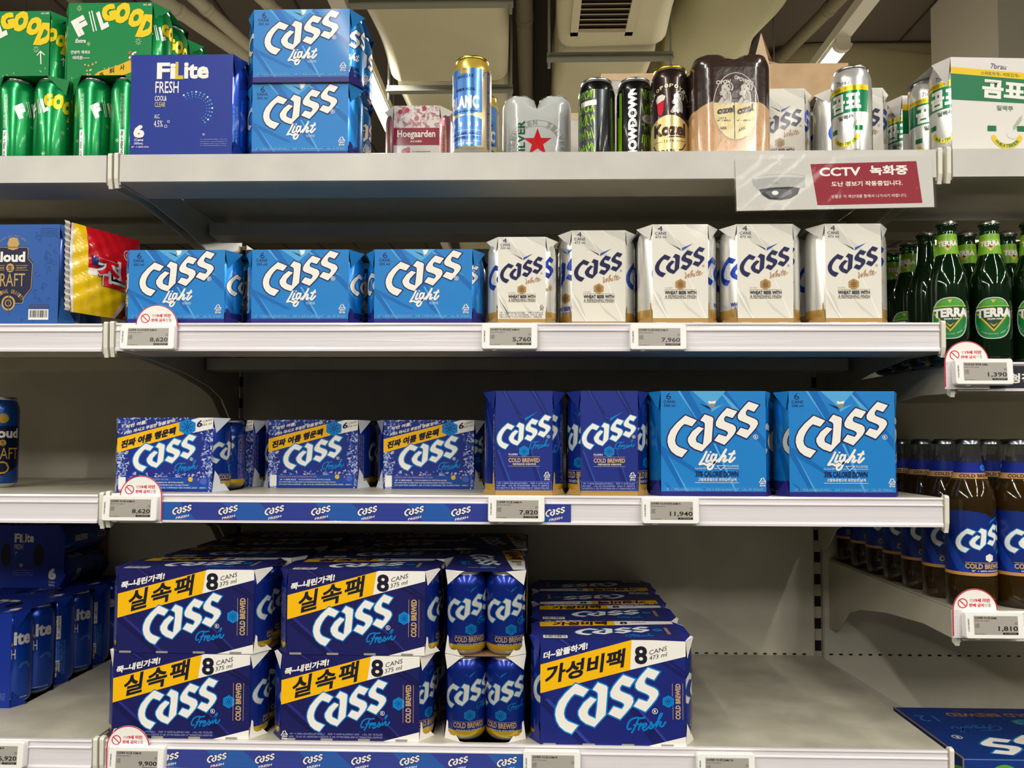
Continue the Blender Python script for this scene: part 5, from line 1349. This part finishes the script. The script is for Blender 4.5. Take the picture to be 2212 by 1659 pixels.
tl.tbox('TERRA', 22, 118, 312, 215, WHITE, 6, 0.055, 1.0, 3); tl.tbox('FROM AGM', 112, 226, 228, 244, WHITE, 6, 0.03); tl.poly([(140, 30), (180, 30), (160, 66)], rgb(214, 190, 110), 4)
tl.arc('REAL CARBONATED BEER MADE', 160, 250, 150, 255, 105, 12, rgb(190, 220, 190), 5, 0.0, inside=True); tl.fine(60, 50, 130, 62, 1, rgb(170, 200, 60), 5); tl.fine(190, 50, 260, 62, 1, rgb(170, 200, 60), 5)
nl = Art(-50, 0, 50, 70, 0.050, 0.0340); nl.Rr = 0.0158
nl.rect(-50, 0, 50, 70, LG, 0); nl.rect(-50, 20, 50, 22, rgb(220, 200, 60), 1); nl.poly([(-26, 30), (26, 30), (0, 60)], rgb(214, 180, 60), 1); nl.poly([(-18, 30), (18, 30), (0, 50)], rgb(30, 60, 20), 1.5); nl.tbox('TERRA', -32, 24, 32, 42, WHITE, 3, 0.05)
t_lab = mesh_of(wrap_print(TP, tl, 0.0375, 0.0002), 'label', [PRINT])
mbn = wrap_print(TP, nl, 0.179, 0.0003); t_neck = mesh_of(mbn, 'neck_label', [PRINT])
t_cap = crown_cap(0.0146, 0.2295, 0.0072, rgb(206, 202, 190))
def terra(x, y, z, rz, label, group=None):
    root = empty('beer_bottle', (x, y, z), label, 'bottle', group, rz)
    g = mk('bottle_glass', t_glass, root); mk('beer', t_beer, root); mk('label', t_lab, root); mk('neck_label', t_neck, root); mk('crown_cap', t_cap, root)
labs = {(0, 0): 'green bottle nearest the white packs, front of its file', (1, 0): 'green bottle above the 1,390 price tag', (2, 0): 'front green bottle cut by the picture edge'}
for i in range(4):
    for j in range(4):
        x = 0.6845+i*0.0685; y = YF+0.034+j*0.067
        l = labs.get((i, j))
        rz = {0: -0.5, 1: 1.9, 2: -0.7, 3: 0.2}[(j+i*(j > 0)) % 4] if j else -0.40
        terra(x+random.uniform(-.001, .001), y, ZR2, rz, l or 'green glass bottle in the %s rank back, %s file from the white packs' % (('front', 'second', 'third', 'rearmost')[j], ('first', 'second', 'third', 'outermost')[i]), None if l else 'rear green bottles')

# amber bottles with blue labels
GLA = mat('amber_bottle', 0.04, color=(0.16, 0.085, 0.012, 1), trans=0.85, ior=1.38, coat=0.5, bump=0.15, bscale=40)
GLC = mat('clear_bottle', 0.03, color=(0.5, 0.5, 0.46, 1), trans=0.95, ior=1.2, coat=0.7)
BP = [(0.032, 0), (0.036, 0.005), (0.0379, 0.022), (0.0379, 0.044), (0.0368, 0.054), (0.0368, 0.152), (0.0380, 0.162), (0.0372, 0.174), (0.0335, 0.190), (0.0270, 0.204), (0.0222, 0.214), (0.0190, 0.232), (0.0165, 0.255), (0.0160, 0.262), (0.0165, 0.266)]
iz = 10
mb = MB(); mb.lathe(BP[:iz], 32, rgb(180, 120, 30), 0, True, cap0=rgb(180, 120, 30), cap1=rgb(180, 120, 30)); b_amb = mesh_of(mb, 'beer_body', [GLA])
mb = MB(); mb.lathe(BP[iz-1:], 32, rgb(220, 220, 210), 0, True, cap1=rgb(220, 220, 210)); b_clr = mesh_of(mb, 'bottle_neck', [GLC])
bl = Art(-90, 0, 90, 100, 2*math.pi*0.037*0.94, 0.103); bl.Rr = 0.037
bl.poly([(-90, 3), (-60, 0), (-20, 0), (0, 4), (13, 13), (28, 3), (50, 0), (90, 3), (90, 100), (-90, 100)], rgb(10, 40, 122), 0)
cass_logo(bl, -37, 15, 37, 65, WHITE, CYAN, 0.03); bl.poly([(24, 6), (6, 15), (4, 20)], CYAN, 4); w_fresh(bl, 16, 56, 40, 68, CYAN); hexagon(bl, 4, 72, 5.5, 6.5, WHITE, 4)
bl.tbox('COLD BREWED', -26, 81, 26, 89, GOLDT, 6, 0.035); bl.stroke([(-26, 79.5), (26, 79.5)], 0.6, GOLDT, 6, False); bl.rect(-90, 95, 90, 100, rgb(206, 150, 84), 2); bl.fine(-20, 90, 24, 94, 1, WHITE, 5)
bl.poly([(-80, 5), (-70, 3), (-20, 95), (-34, 95)], rgb(20, 64, 164), 1); bl.fine(60, 20, 84, 90, 4, rgb(120, 140, 200), 3, vertical=True)
bn = Art(-90, 0, 90, 46, 0.125, 0.026); bn.Rr = 0.0205
bn.rect(-90, 0, 90, 30, rgb(18, 40, 140), 0); bn.rect(-90, 30, 90, 46, rgb(206, 160, 104), 0); bn.tbox('COLD BREWED', -36, 33, 36, 43, rgb(60, 30, 20), 2, 0.03); snow_hex(bn, 14, 16, 9, 10, rgb(60, 130, 220), rgb(20, 44, 150), 2)
b_lab = mesh_of(wrap_print(BP, bl, 0.0525, 0.0004), 'label', [PRINT]); b_nck = mesh_of(wrap_print(BP, bn, 0.2065, 0.0012), 'neck_label', [PRINT])
b_cap = crown_cap(0.0165, 0.262, 0.009, rgb(130, 136, 140))
for i in range(3):
    for j in range(7):
        lab = {(0, 0): 'amber bottle with a blue label, front of the file nearest the bare shelf', (1, 0): 'amber bottle with a blue label above the 1,810 price tag', (2, 0): 'amber bottle at the picture edge'}.get((i, j))
        if not lab and i == 0: lab = ['', 'second', 'third', 'fourth', 'fifth', 'sixth', 'last and darkest'][j]+' amber bottle from the shelf edge, in the file nearest the bracket'
        root = empty('beer_bottle', (0.7165+i*0.0775, YF+0.042+j*0.0772, ZR3), lab or 'amber bottle in the %s rank back, %s file from the bracket' % (('front', 'second', 'third', 'fourth', 'fifth', 'sixth', 'rearmost')[j], ('', 'second', 'third')[i]), 'bottle', None if lab else 'rear amber bottles', random.uniform(0.0, 0.2) if j else 0.14)
        for n_, m_ in (('beer_body', b_amb), ('bottle_neck', b_clr), ('label', b_lab), ('neck_label', b_nck), ('crown_cap', b_cap)): mk(n_, m_, root)

# ------------------------------------------------------------------ third shelf
pkLK.place(CP(356, 980, 1.31), 1.31, Z3, 'frosted blue promotional pack above the second 8,620 price tag', turns=(0.3, 1.6, 1.4, -0.55), rz=R(-1))
pkLK.place(CP(356, 980, 1.31)+0.012, 1.31+0.155, Z3, 'frosted blue pack behind the one above the second 8,620 price tag', turns=(0.3, 2.6, 1.4, 1.9))
pkLK.place(CP(676, 980, 1.43), 1.43, Z3, 'frosted blue promotional pack in the middle, set back on the shelf', turns=(0.3, 2.7, 1.4, 1.9))
pkLK.place(CP(926, 980, 1.42), 1.42, Z3, 'frosted blue promotional pack next to the tall blue packs', turns=(0.9, 0.1, 1.4, 0.4))
pkF50.place(CP(1132, 960, 1.272), 1.272, Z3, 'tall blue four-can pack above the 7,820 price tag', turns=(1.9, -0.6, 0.4, -0.6), rz=R(1))
pkF50.place(CP(1316, 960, 1.268), 1.268, Z3, 'tall blue four-can pack next to the big light blue packs', turns=(-0.55, 1.0, 0.4, 1.9))
pkL50.place(CP(1541, 960, 1.27), 1.27, Z3, 'big light blue six-can pack above the 11,940 price tag', turns=(0.9, 1.6, 0.4, 1.9))
pkL50.place(CP(1819, 960, 1.268), 1.268, Z3, 'big light blue six-can pack at the shelf end beside the bottles', turns=(0.5, 0.35, 0.4, 0.5))
single_can(*canKL, CP(-3, 960, 1.44), 1.44, Z3-0.002, 0.80, 'dark blue can with gold bands alone at the picture edge')

# ------------------------------------------------------------------ lowest shelf
HE = 0.1362
def rows(pk_top, pk_low, xt, xl, Y0, deep, what):
    for k in range(deep):
        Y = Y0+k*0.1335
        pk_low.place(xl+(0.015 if k and 'first' in what else 0.012 if k else 0), Y, Z4, what+' eight-can pack, front of the lower layer' if k == 0 else 'eight-can pack of the lower layer hidden behind the front '+what+' packs', turns=(0.9, 1.9, 1.2, 1.6) if 'first' in what else (0.8, 0.95, 1.2, 1.5), group=None if k == 0 else 'hidden lower '+what+' packs')
        pk_top.place(xt+(0.023 if k and 'first' in what else 0.019 if k else 0)-0.003*(k % 2), Y, Z4+HE, what+' eight-can pack, front of the upper layer' if k == 0 else what+' upper-layer eight-can pack, %s from the shelf edge' % ['', 'second', 'third', 'fourth'][k], turns=(1.2, 1.9, 1.2, 1.6))
rows(pkE37, pkE37b, CP(400.5, 1325, 1.272), CP(391, 1510, 1.272), 1.272, 4, 'navy and yellow first-column')
rows(pkE37, pkE37b, CP(769, 1325, 1.272), CP(756.5, 1510, 1.272), 1.272, 4, 'navy and yellow second-column')
xe = CP(1049, 1400, 1.272+0.02)
for lay in (0, 1):
    for k in range(2):
        Yc = 1.272+2*D66+k*4*D66*1.01
        f = (0.28, 0.26) if lay else (0.24, -0.25)
        pkE37.place(xe-D66-0.0008, Yc, Z4+lay*HE, ['end-on eight-can pack showing two cans, lower one', 'end-on eight-can pack showing two cans, upper one'][lay] if k == 0 else ['hidden end-on eight-can pack behind, lower layer', 'end-on eight-can pack behind the upper end-on one'][lay], rz=R(-90), turns=(0, R(90)+f[0], 0, R(90)+f[1]))
for k in range(4):
    rz = 0 if k < 2 else math.pi; D_ = pkE47.D
    pkE47.place(CP(1324, 1490, 1.268)+0.001*k, 1.268+k*0.1335+(D_ if rz else 0), Z4, ['large eight-can pack lettered 473 ml, front of its row', 'large eight-can pack second in the 473 ml row', 'large eight-can pack third in the 473 ml row, turned round', 'large eight-can pack last in the 473 ml row, turned round'][k], rz=rz, turns=(0.35, 1.7, 0.4, 1.9))
# dark blue six-can packs in the bay beside: standing, with packs lying on top
for k in range(3):
    pkFI.place(-1.0255, 1.405+k*0.1335, Z4-0.001, 'dark blue six-can pack standing on the scuffed shelf, %s one' % ['nearest', 'middle', 'deepest'][k], turns=[(0, 1.15, 0, 1.1), (0, -0.8, 0, 1.1), (0, -0.85, 0, 0.4)][k])
for k in range(1):
    pkFI.place(-1.0815-0.001, 1.635+0.1695, Z4-0.001+0.1705, 'dark blue six-can pack lying on its back atop the standing ones, finger holes showing', rot=(R(90), 0, 0), turns=(0, 1.2, 0, 0.2))
# ------------------------------------------------------------------ price tags, notices, strips on the shelf edges
YT = YF-0.0155
def tag_at(px, py, name, price, lab, Y=YT, tilt=0.0):
    x, z = at(px, py, Y); return esl(x, Y, z, name, price, lab, tilt)
tag_at(258, 700, '오비맥주 카스라이트캔 355ML*6', '8,620', 'price tag reading 8,620 under the light blue packs', Y=YT-0.001)
tag_at(1040, 699, '오비맥주 카스화이트캔 330ML*4', '5,760', 'price tag reading 5,760 under the smallest white pack')
tag_at(1361, 700, '오비맥주 카스화이트캔 473ML*4', '7,960', 'price tag reading 7,960 under the tall white packs')
tag_at(219, 1070, '오비맥주 카스캔 355ML*6', '8,620', 'price tag reading 8,620 under the frosted pack')
tag_at(1054, 1072, '오비맥주 카스캔 500ML*4', '7,820', 'price tag reading 7,820 at the end of the blue strip')
tag_at(1387, 1075, '오비맥주 카스라이트캔 500ML*6', '11,940', 'price tag reading 11,940 under the big light blue packs')
tag_at(232, 1614, '오비맥주 카스캔 375ML*8', '9,900', 'price tag reading 9,900, cut by the lower picture edge')
tag_at(1130, 1623, '오비맥주 카스캔 473ML*8', ' ', 'price tag under the 473 ml pack, price cut off')
tag_at(1506, 1629, '오비맥주 카스캔 250ML*18', ' ', 'price tag under the bare part of the lowest shelf, price cut off')
tag_at(-70, 1603, '오비맥주 필라이트캔 355ML*8', '6,920', 'price tag reading 6,920, cut by the picture edge')
tag_at(2064, 774, '하이트진로 테라병 330ML', '1,390', 'price tag reading 1,390 under the green bottles', Y=YT-0.006)
tag_at(2086, 1322, '오비맥주 카스병 500ML', '1,810', 'price tag reading 1,810 under the amber bottles', Y=YT-0.006)
for px, py, lab, side, Y in ((339, 702, 'round-topped age notice behind the price tag under the light blue packs', 1, YF-0.0045), (305, 1072, 'round-topped age notice behind the price tag under the frosted pack', 1, YF-0.0045),
                             (277, 1613, 'round-topped age notice above the 9,900 price tag', -1, YF-0.0045), (2088, 782, 'round-topped age notice under the green bottles', -1, YF-0.008), (2106, 1318, 'round-topped age notice under the amber bottles', -1, YF-0.008)):
    x, z = at(px, py, Y); adult(x, Y, z, lab, side)

def strip(x0, x1, zt, h, first, step, skip, lab):
    """printed shelf strip with the slanting word repeated"""
    W_ = x1-x0; a = Art(0, 0, W_*1000, h*1000, W_, h); a.bg(rgb(52, 66, 150))
    rnd = random.Random(3); x = -40
    while x < W_*1000+40:
        a.poly([(max(0, x), 0), (min(W_*1000, max(0, x+60)), 0), (min(W_*1000, max(0, x+95)), h*1000), (min(W_*1000, max(0, x+30)), h*1000)] if x > 0 else [(0, 0), (40, 0), (70, h*1000), (0, h*1000)], rgb(44, 92, 172), 1); x += 150
    cx = first
    while cx < W_*1000-4:
        cass_logo(a, cx-16, 3.4, cx+16, 20.5, WHITE, rgb(20, 26, 110), 0.05, 3)
        a.text('FRESH', (cx-10, 27.4), (cx+11, 23), (cx-9.2, 23.6), WHITE, 5, 0.02); a.stroke([(cx-6, 28.6), (cx+6, 26)], 0.5, rgb(200, 40, 60), 5, False)
        cx += step
    mb = MB(); mb.box(x0, x1, YF-0.0030, YF-0.0016, zt-h, zt, rgb(40, 66, 160))
    apply_art(mb, a, lambda u, v, hh: ((x0+x1)/2+u, YF-0.0031-hh*0.3, zt-h+v), [-W_/2+0.0002, W_/2-0.0002])
    tag(mb.build('shelf_strip', [mat('strip_plastic', 0.22, coat=0.6, bump=0.25, bscale=6, streak=(0.6, 30, 30))]), lab, 'shelf strip')
xa = at(338, 1100, YF)[0]; xb = at(1233, 1100, YF)[0]; sp = (at(1000, 1100, YF)[0]-at(899, 1100, YF)[0])*1000
strip(xa, xb, Z3-0.0138, 0.0318, (at(395, 1100, YF)[0]-xa)*1000, sp, (), 'blue printed strip along the edge of the third shelf')
xa = at(300, 1640, YF)[0]; xb = at(1195, 1640, YF)[0]; sp = (at(777, 1640, YF)[0]-at(673, 1640, YF)[0])*1000
strip(xa, xb, Z4-0.0138, 0.0318, (at(367, 1640, YF)[0]-xa)*1000, sp, (), 'blue printed strip along the edge of the lowest shelf')
xa = at(2130, 800, YF)[0]
mb = MB(); A = Art(0, 0, 400, 36, 0.4, 0.036); A.bg(rgb(52, 52, 58)); A.tbox('청정라거', 34, 12, 110, 28, WHITE, 3, 0.03)
mb.box(xa, xa+0.4, YF-0.003, YF-0.0016, ZR2-0.042, ZR2-0.006, rgb(52, 52, 58)); apply_art(mb, A, lambda u, v, h: (xa+0.2+u, YF-0.0031-h*0.3, ZR2-0.042+v))
tag(mb.build('shelf_strip', [MATS['strip_plastic']]), 'dark grey printed strip under the green bottles', 'shelf strip')

# camera warning sign hanging in a clear sleeve on the top shelf edge
YC = YF-0.006
x0, z0 = at(1597, 453, YC); x1, z1 = at(2018, 450, YC); xt, zt = at(1592, 338, YC)
W_, H_ = 0.3150, 0.0855
root = empty('warning_sign', ((x0+x1)/2-0.002, YC, z0+0.0005), 'white and crimson camera warning sign in a clear sleeve on the top shelf edge', 'sign', rot=(R(-2), R(-0.9), 0))
a = Art(335, 1000, 1632, 1372, W_, H_); a.bg(rgb(206, 204, 197))
a.poly([(832, 1046), (1530, 1040), (1556, 1342), (868, 1344)], rgb(146, 12, 40), 1)
a.tbox('CCTV', 890, 1074, 1160, 1136, WHITE, 3, 0.03, 1, 3, shear=0); a.tbox('녹화중', 1222, 1066, 1470, 1136, WHITE, 3, 0.03)
a.tbox('도난 경보기 작동중입니다.', 965, 1176, 1432, 1212, WHITE, 3, 0.02); a.tbox('상품은 각 계산대를 통해서 나가시기 바랍니다.', 960, 1272, 1456, 1296, WHITE, 3, 0.0)
a.poly([(440, 1138), (520, 1118), (700, 1112), (792, 1128), (794, 1212), (720, 1232), (480, 1228), (448, 1190)], rgb(176, 176, 172), 1); a.poly([(440, 1140), (520, 1122), (700, 1116), (790, 1132), (780, 1142), (600, 1134), (470, 1146)], rgb(208, 207, 202), 1.5)
a.poly([(486, 1222), (560, 1210), (700, 1206), (756, 1216), (740, 1262), (690, 1292), (620, 1302), (550, 1294), (506, 1262)], rgb(40, 42, 44), 2); a.poly([(520, 1240), (600, 1220), (700, 1226), (700, 1256), (640, 1284), (560, 1278)], rgb(96, 100, 102), 2.5)
a.disc(592, 1248, 22, 16, WHITE, 3, 12); a.tbox('IDIS', 568, 1172, 616, 1184, rgb(120, 120, 120), 3)
mb = MB(); apply_art(mb, a, lambda u, v, h: (u, -0.0004-h*0.5, v)); mb.box(-W_/2, W_/2, -0.0003, 0.0001, 0, H_, rgb(232, 230, 222)); mb.build('printed_sheet', [mat('sheet_paper', 0.7, spec=0.2)], root)
mb = MB(); n = 24
def sl(i, j): return (-W_/2-0.003+(W_+0.006)*i/n, -0.0016-0.0010*math.sin(i*1.7+j)*math.sin(j*2.3+i*0.6), -0.002+(H_+0.008)*j/8)
mb.idx([sl(i, j) for i in range(n+1) for j in range(9)], [(i*9+j, (i+1)*9+j, (i+1)*9+j+1, i*9+j+1) for i in range(n) for j in range(8)], WHITE)
mb.build('clear_sleeve', [mat('sleeve_film', 0.06, color=(1, 1, 1, 1), alpha=0.035, coat=1.0, bump=0.8, bscale=28)], root)

# closed twelve-can case on the base shelf
Zb = ZR4; zt = 0.737
xl, _ = at(2080, 1620, 1.31); Wb, Db, Hb = 0.40, 0.245, zt-Zb
root = empty('beer_case', (xl+Wb/2, 1.31, Zb+0.0015), 'dark blue twelve-can case low down at the picture corner', 'beer case')
DB = rgb(14, 50, 124); mb = MB(); mb.box(-Wb/2, Wb/2, 0, Db, 0, Hb, DB)
t = Art(0, 0, 1000, 612, Wb, Db); cass_logo(t, 180, 300, 760, 570, WHITE, rgb(30, 110, 190), 0.02)
t = Art(0, 0, 1000, 612, Wb, Db)
cass_logo(t, 190, 40, 850, 330, WHITE, rgb(24, 110, 180), 0.022)
reg(t, 900, 232, 20, WHITE); w_fresh(t, 640, 290, 870, 390, rgb(30, 90, 160)); hexagon(t, 490, 420, 60, 50, rgb(34, 80, 120), 3); snow_hex(t, 490, 420, 50, 40, rgb(60, 140, 170), rgb(16, 60, 120), 4)
t.tbox('COLD BREWED', 360, 490, 800, 540, rgb(150, 110, 80), 5, 0.035); t.tbox('저온숙성으로 프레시하게', 440, 556, 740, 585, rgb(120, 90, 80), 5, 0.01); t.tbox('12', 870, 420, 960, 500, rgb(46, 104, 160), 5); t.stroke([(0, 250), (1000, 250)], 1.5, rgb(40, 90, 160), 1, False)
apply_art(mb, t, lambda u, v, h: (-u, Db-v, Hb+h))
f = Art(0, 0, 1000, 1000*Hb/Wb, Wb, Hb); GN = rgb(92, 160, 50)
f.stroke([(40, 140), (60, 100), (100, 88), (125, 45), (165, 30), (205, 45), (222, 88), (262, 100), (285, 140)], 15, GN, 3); f.tbox('eco', 110, 100, 210, 150, GN, 4, 0.04)
f.stroke([(290, 60), (480, 20), (900, 10)], 14, GN, 3, False); f.text('환경을 위해', (320, 130), (620, 75), (312, 90), WHITE, 4, 0.03); cass_logo(f, 500, 120, 900, 330, WHITE, CYAN, 0.02)
f.stroke([(0, 3), (1000, 3)], 4, rgb(90, 130, 190), 2, False)
apply_art(mb, f, lambda u, v, h: (u, -h, v))
s = Art(0, 0, 612, 612*Hb/Db, Db, Hb)
s.stroke([(60, 170), (80, 90), (120, 80), (170, 170)], 10, GN, 3); s.stroke([(120, 150), (300, 120), (612, 40)], 14, GN, 3, False); s.tbox('환경을 위', 180, 175, 330, 215, WHITE, 4, 0.03); s.tbox('재활용', 330, 220, 470, 260, WHITE, 4, 0.03)
s.poly([(440, 190), (590, 240), (590, 600), (480, 600)], rgb(214, 208, 190), 5)
s.text('가점 원', (520, 420), (560, 330), (490, 400), INK, 6, 0.0)
apply_art(mb, s, lambda u, v, h: (-Wb/2-h, Db/2-u, v))
mb.build('case_board', [PAPER], root)
mb = MB(); mb.box(-Wb/2-0.0012, -Wb/2+0.0006, -0.0008, Db, Hb-0.0006, Hb+0.0016, rgb(140, 112, 96)); mb.box(-Wb/2-0.0012, -Wb/2+0.0008, -0.0014, 0.0004, 0, Hb, rgb(140, 112, 96)); mb.build('board_edge', [KRAFT], root)

# ------------------------------------------------------------------ the hall above and behind
def struct(o): return tag(o, kind='structure')
TA = rgb(118, 108, 98); OL = rgb(204, 196, 164); DKT = rgb(70, 62, 54)
mb = MB(); mb.box(-9, 9, -5, 12, -0.05, 0, rgb(80, 77, 70)); struct(mb.build('floor', [mat('floor_tile', 0.35, noise=(3, 0.9, 1.05))]))
mb = MB(); mb.box(-9, 9, -5, 12, 4.0, 4.1, rgb(104, 94, 84))
for k in range(36): mb.box(-9+k*0.5, -9+k*0.5+0.012, -5, 12, 3.99, 4.0, DKT)
struct(mb.build('ceiling', [MATTE]))
mb = MB(); mb.box(-9, 9, 11.9, 12.0, 0, 4.0, rgb(190, 182, 158)); struct(mb.build('wall_back', [MATTE]))
def duct(name, x0, x1, y0, y1, z0, z1, col, lab, r=0.05, cat='air duct', wav=0.008, m=None):
    """cloth-wrapped duct: rounded edges, slightly sagging skin"""
    mb = MB(); n = 26; P = rrect(x0, z0, x1, z1, r, 4); k = len(P); v = []
    def ring(y, s, dz=0): 
        cx, cz = (x0+x1)/2, (z0+z1)/2
        return [(cx+(a-cx)*s+wav*math.sin(y*7+b*9), y, cz+(b-cz)*s+wav*math.sin(y*5.3+a*6)+dz) for a, b in P]
    ys = [(y0, 0.0), (y0, 0.86), (y0+0.015, 0.94), (y0+0.05, 0.985)]+[(y0+0.09+(y1-y0-0.09)*i/n, 1.0) for i in range(n+1)]
    for y, s in ys: v += ring(y, s)
    mb.idx(v, [(i*k+j, i*k+(j+1) % k, (i+1)*k+(j+1) % k, (i+1)*k+j) for i in range(len(ys)-1) for j in range(k)], col)
    o = mb.build(name, [m or FABRIC]); return tag(o, lab, cat)
def bar(x0, x1, y, z, lab, parent=None):
    mb = MB(); g = rgb(140, 140, 128); mb.box(x0-0.02, x1+0.02, y-0.02, y+0.02, z-0.035, z-0.028, g); mb.box(x0-0.02, x1+0.02, y-0.004, y+0.004, z-0.028, z, g)
    for x in (x0-0.01, x1+0.01): mb.tube([(x, y, z-0.07), (x, y, 3.98)], 0.006, g)
    o = mb.build('flange_bar', [MATTE], parent)
    return o
zA = 3.02
YJ0, YJ1, YJ2 = atz(950, 10, zA-0.03)[1], atz(950, 197, zA-0.03)[1], atz(1310, 127, 2.95)[1]
d1 = duct('air_duct', -0.70, -0.12, 2.0, YJ1-0.05, zA, 3.6, OL, 'wide cloth-covered air duct above the stacked light blue packs', 0.06)
bar(-0.72, -0.10, YJ0, zA, '', d1)
d1b = duct('air_duct', -0.69, -0.14, YJ1+0.05, 8.5, zA+0.03, 3.55, OL, 'farther section of the wide air duct beyond the hanging bar', 0.05); bar(-0.71, -0.12, YJ1, zA, '', d1b)
d2 = duct('air_duct', 0.10, 0.58, 1.9, YJ2-0.05, 2.98, 3.5, rgb(210, 202, 170), 'cloth-covered air duct with a louvred grille', 0.07)
xg, yg = atz(1340, 35, 2.975)
mb = MB(); gx0, gx1 = 0.155, 0.415; gy0 = atz(1340, 70, 2.97)[1]-0.55; gy1 = atz(1340, 70, 2.97)[1]
FR = rgb(214, 204, 176)
for (a_, b_, c_, d_) in ((gx0, gx1, gy0, gy0+0.03), (gx0, gx1, gy1-0.03, gy1), (gx0, gx0+0.032, gy0, gy1), (gx1-0.032, gx1, gy0, gy1)): mb.box(a_, b_, c_, d_, 2.955, 2.975, FR)
mb.box(gx0, gx1, gy0, gy1, 2.972, 2.976, rgb(60, 50, 42))
g = mb.build('grille_frame', [MATTE], d2)
for k in range(13):
    mb = MB(); y = gy0+0.045+k*0.038; mb.idx([(gx0+0.03, y, 2.958), (gx1-0.03, y, 2.958), (gx1-0.03, y+0.026, 2.970), (gx0+0.03, y+0.026, 2.970)], [(0, 1, 2, 3)], rgb(196, 182, 156), 0, False)
    mb.box(gx0+0.03, gx1-0.03, y-0.001, y+0.001, 2.956, 2.960, rgb(206, 192, 166)); mb.build('louvre', [MATTE], g)
d2b = duct('air_duct', 0.11, 0.56, YJ2+0.06, 8.5, 3.03, 3.5, rgb(208, 200, 168), 'farther section of the duct with the grille, beyond its hanging bar', 0.05); bar(0.08, 0.60, YJ2, 2.98, '', d2b)
duct('air_duct', 0.66, 1.10, 1.9, 4.1, 3.14, 3.7, rgb(186, 180, 144), 'olive cloth duct running beside the lamp track', 0.10, wav=0.02)
duct('air_duct', 0.62, 1.06, 4.2, 8.6, 3.05, 3.6, rgb(190, 182, 148), 'olive duct section far behind the fur-print pack', 0.08)
o = duct('air_duct', -2.9, 2.9, 0, 0.9, 3.30, 4.0, rgb(196, 188, 150), 'big olive duct crossing behind the lamp track', 0.2, wav=0.03); o.rotation_euler = (0, 0, 0); 
o.location = (4.55, 5.3, 0); 
mb = MB(); xc, _ = at(2156, 60, 4.2); mb.box(xc, xc+0.7, 4.2, 4.9, 0.0, 4.0, rgb(236, 230, 214)); tag(mb.build('column', [MATTE]), kind='structure')
mb = MB(); x_, _ = at(-400, 50, 4.9); x2_, _ = at(98, 50, 4.9); mb.box(x_, x2_, 4.9, 5.6, 2.2, 4.0, rgb(150, 138, 122)); xs_ = at(27, 50, 4.9)[0]; mb.box(xs_, xs_+0.012, 4.894, 4.9, 2.2, 4.0, DKT); tag(mb.build('column', [MATTE]), kind='structure')
mb = MB(); x_, _ = at(98, 50, 5.0); x2_, _ = at(532, 50, 5.6); mb.box(x_, x2_, 5.6, 6.2, 3.0, 4.0, rgb(112, 100, 90)); struct(mb.build('trim_1', [MATTE]))
def pipe(p0, p1, z, r, lab, ext=1.0, col=rgb(206, 198, 172)):
    a = Vector((*atz(*p0, z), z)); b = Vector((*atz(*p1, z), z)); d = b-a; a2 = a-d*0.8; b2 = b+d*ext
    mb = MB(); mb.tube([a2, b2], r, col, 0, 16)
    for t in (0.15, 1.1):
        c = a+d*t; u = d.normalized(); mb.tube([c-u*0.02, c+u*0.02], r*1.12, col, 0, 16)
    tag(mb.build('ceiling_pipe', [MATTE]), lab, 'pipe', 'pipes under the ceiling')
pipe((352, 0), (545, 133), 3.55, 0.040, 'ceiling pipe passing behind the blue FRESH pack, thicker one')
pipe((425, 0), (545, 108), 3.60, 0.036, 'ceiling pipe ending behind the stacked light blue packs')
pipe((570, 0), (640, 60), 3.62, 0.035, 'ceiling pipe just above the stacked light blue packs')
pipe((160, 0), (540, 300), 3.65, 0.03, 'thin ceiling pipe above the green cartons', col=rgb(150, 138, 120))
pipe((1132, 0), (1136, 200), 3.3, 0.040, 'vertical-looking pipe in the dark gap between the two ducts', 1.2, rgb(132, 124, 104))
pipe((1810, 0), (1700, 110), 3.75, 0.04, 'pipe behind the lamp track', col=rgb(140, 130, 104))
# lamp tracks and tubes
for i, lx in enumerate(LAMP_X):
    near = ['far lamp track over the green cans', 'white lamp track beside the stacked light blue packs', 'white lamp track slanting above the open cardboard box', 'far lamp track past the column'][i]
    root = empty('lamp_track', (lx, 0, LAMP_Z), near, 'ceiling lamp', 'lamp tracks under the ceiling')
    mb = MB(); mb.box(-0.035, 0.035, -4.6, 8.0, 0.0, 0.05, rgb(226, 220, 206)); mb.build('track', [MATTE], root)
    for y in (-3, -0.5, 2.2, 4.6, 7): 
        mb = MB(); mb.tube([(0, y, 0.05), (0, y, 0.88)], 0.004, rgb(150, 146, 136)); mb.build('hanger_rod', [MATTE], root)
    for (ya, yb) in TUBES:
        mb = MB(); mb.box(-0.032, 0.032, ya-0.03, yb+0.03, -0.03, 0.0, rgb(236, 230, 216))
        for y in (ya-0.03, yb): mb.prism([(0.042*math.cos(math.pi*(1+k/8)), -0.03+0.036*math.sin(math.pi*(1+k/8))) for k in range(9)], lambda a, b, t: (a, t, b), y, y+0.03, rgb(232, 222, 206))
        o = mb.build('lamp_housing', [PLAST], root)
        mb = MB(); P = [(0.036*math.cos(math.pi*(1+k/8)), -0.031+0.030*math.sin(math.pi*(1+k/8))) for k in range(9)]
        mb.prism(P, lambda a, b, t: (a, t, b), ya, yb, (1, 1, 1, 1)); mb.build('tube_diffuser', [mat('lit_diffuser', 0.5, emit=((1.0, 0.96, 0.90, 1), 9.0))], o)
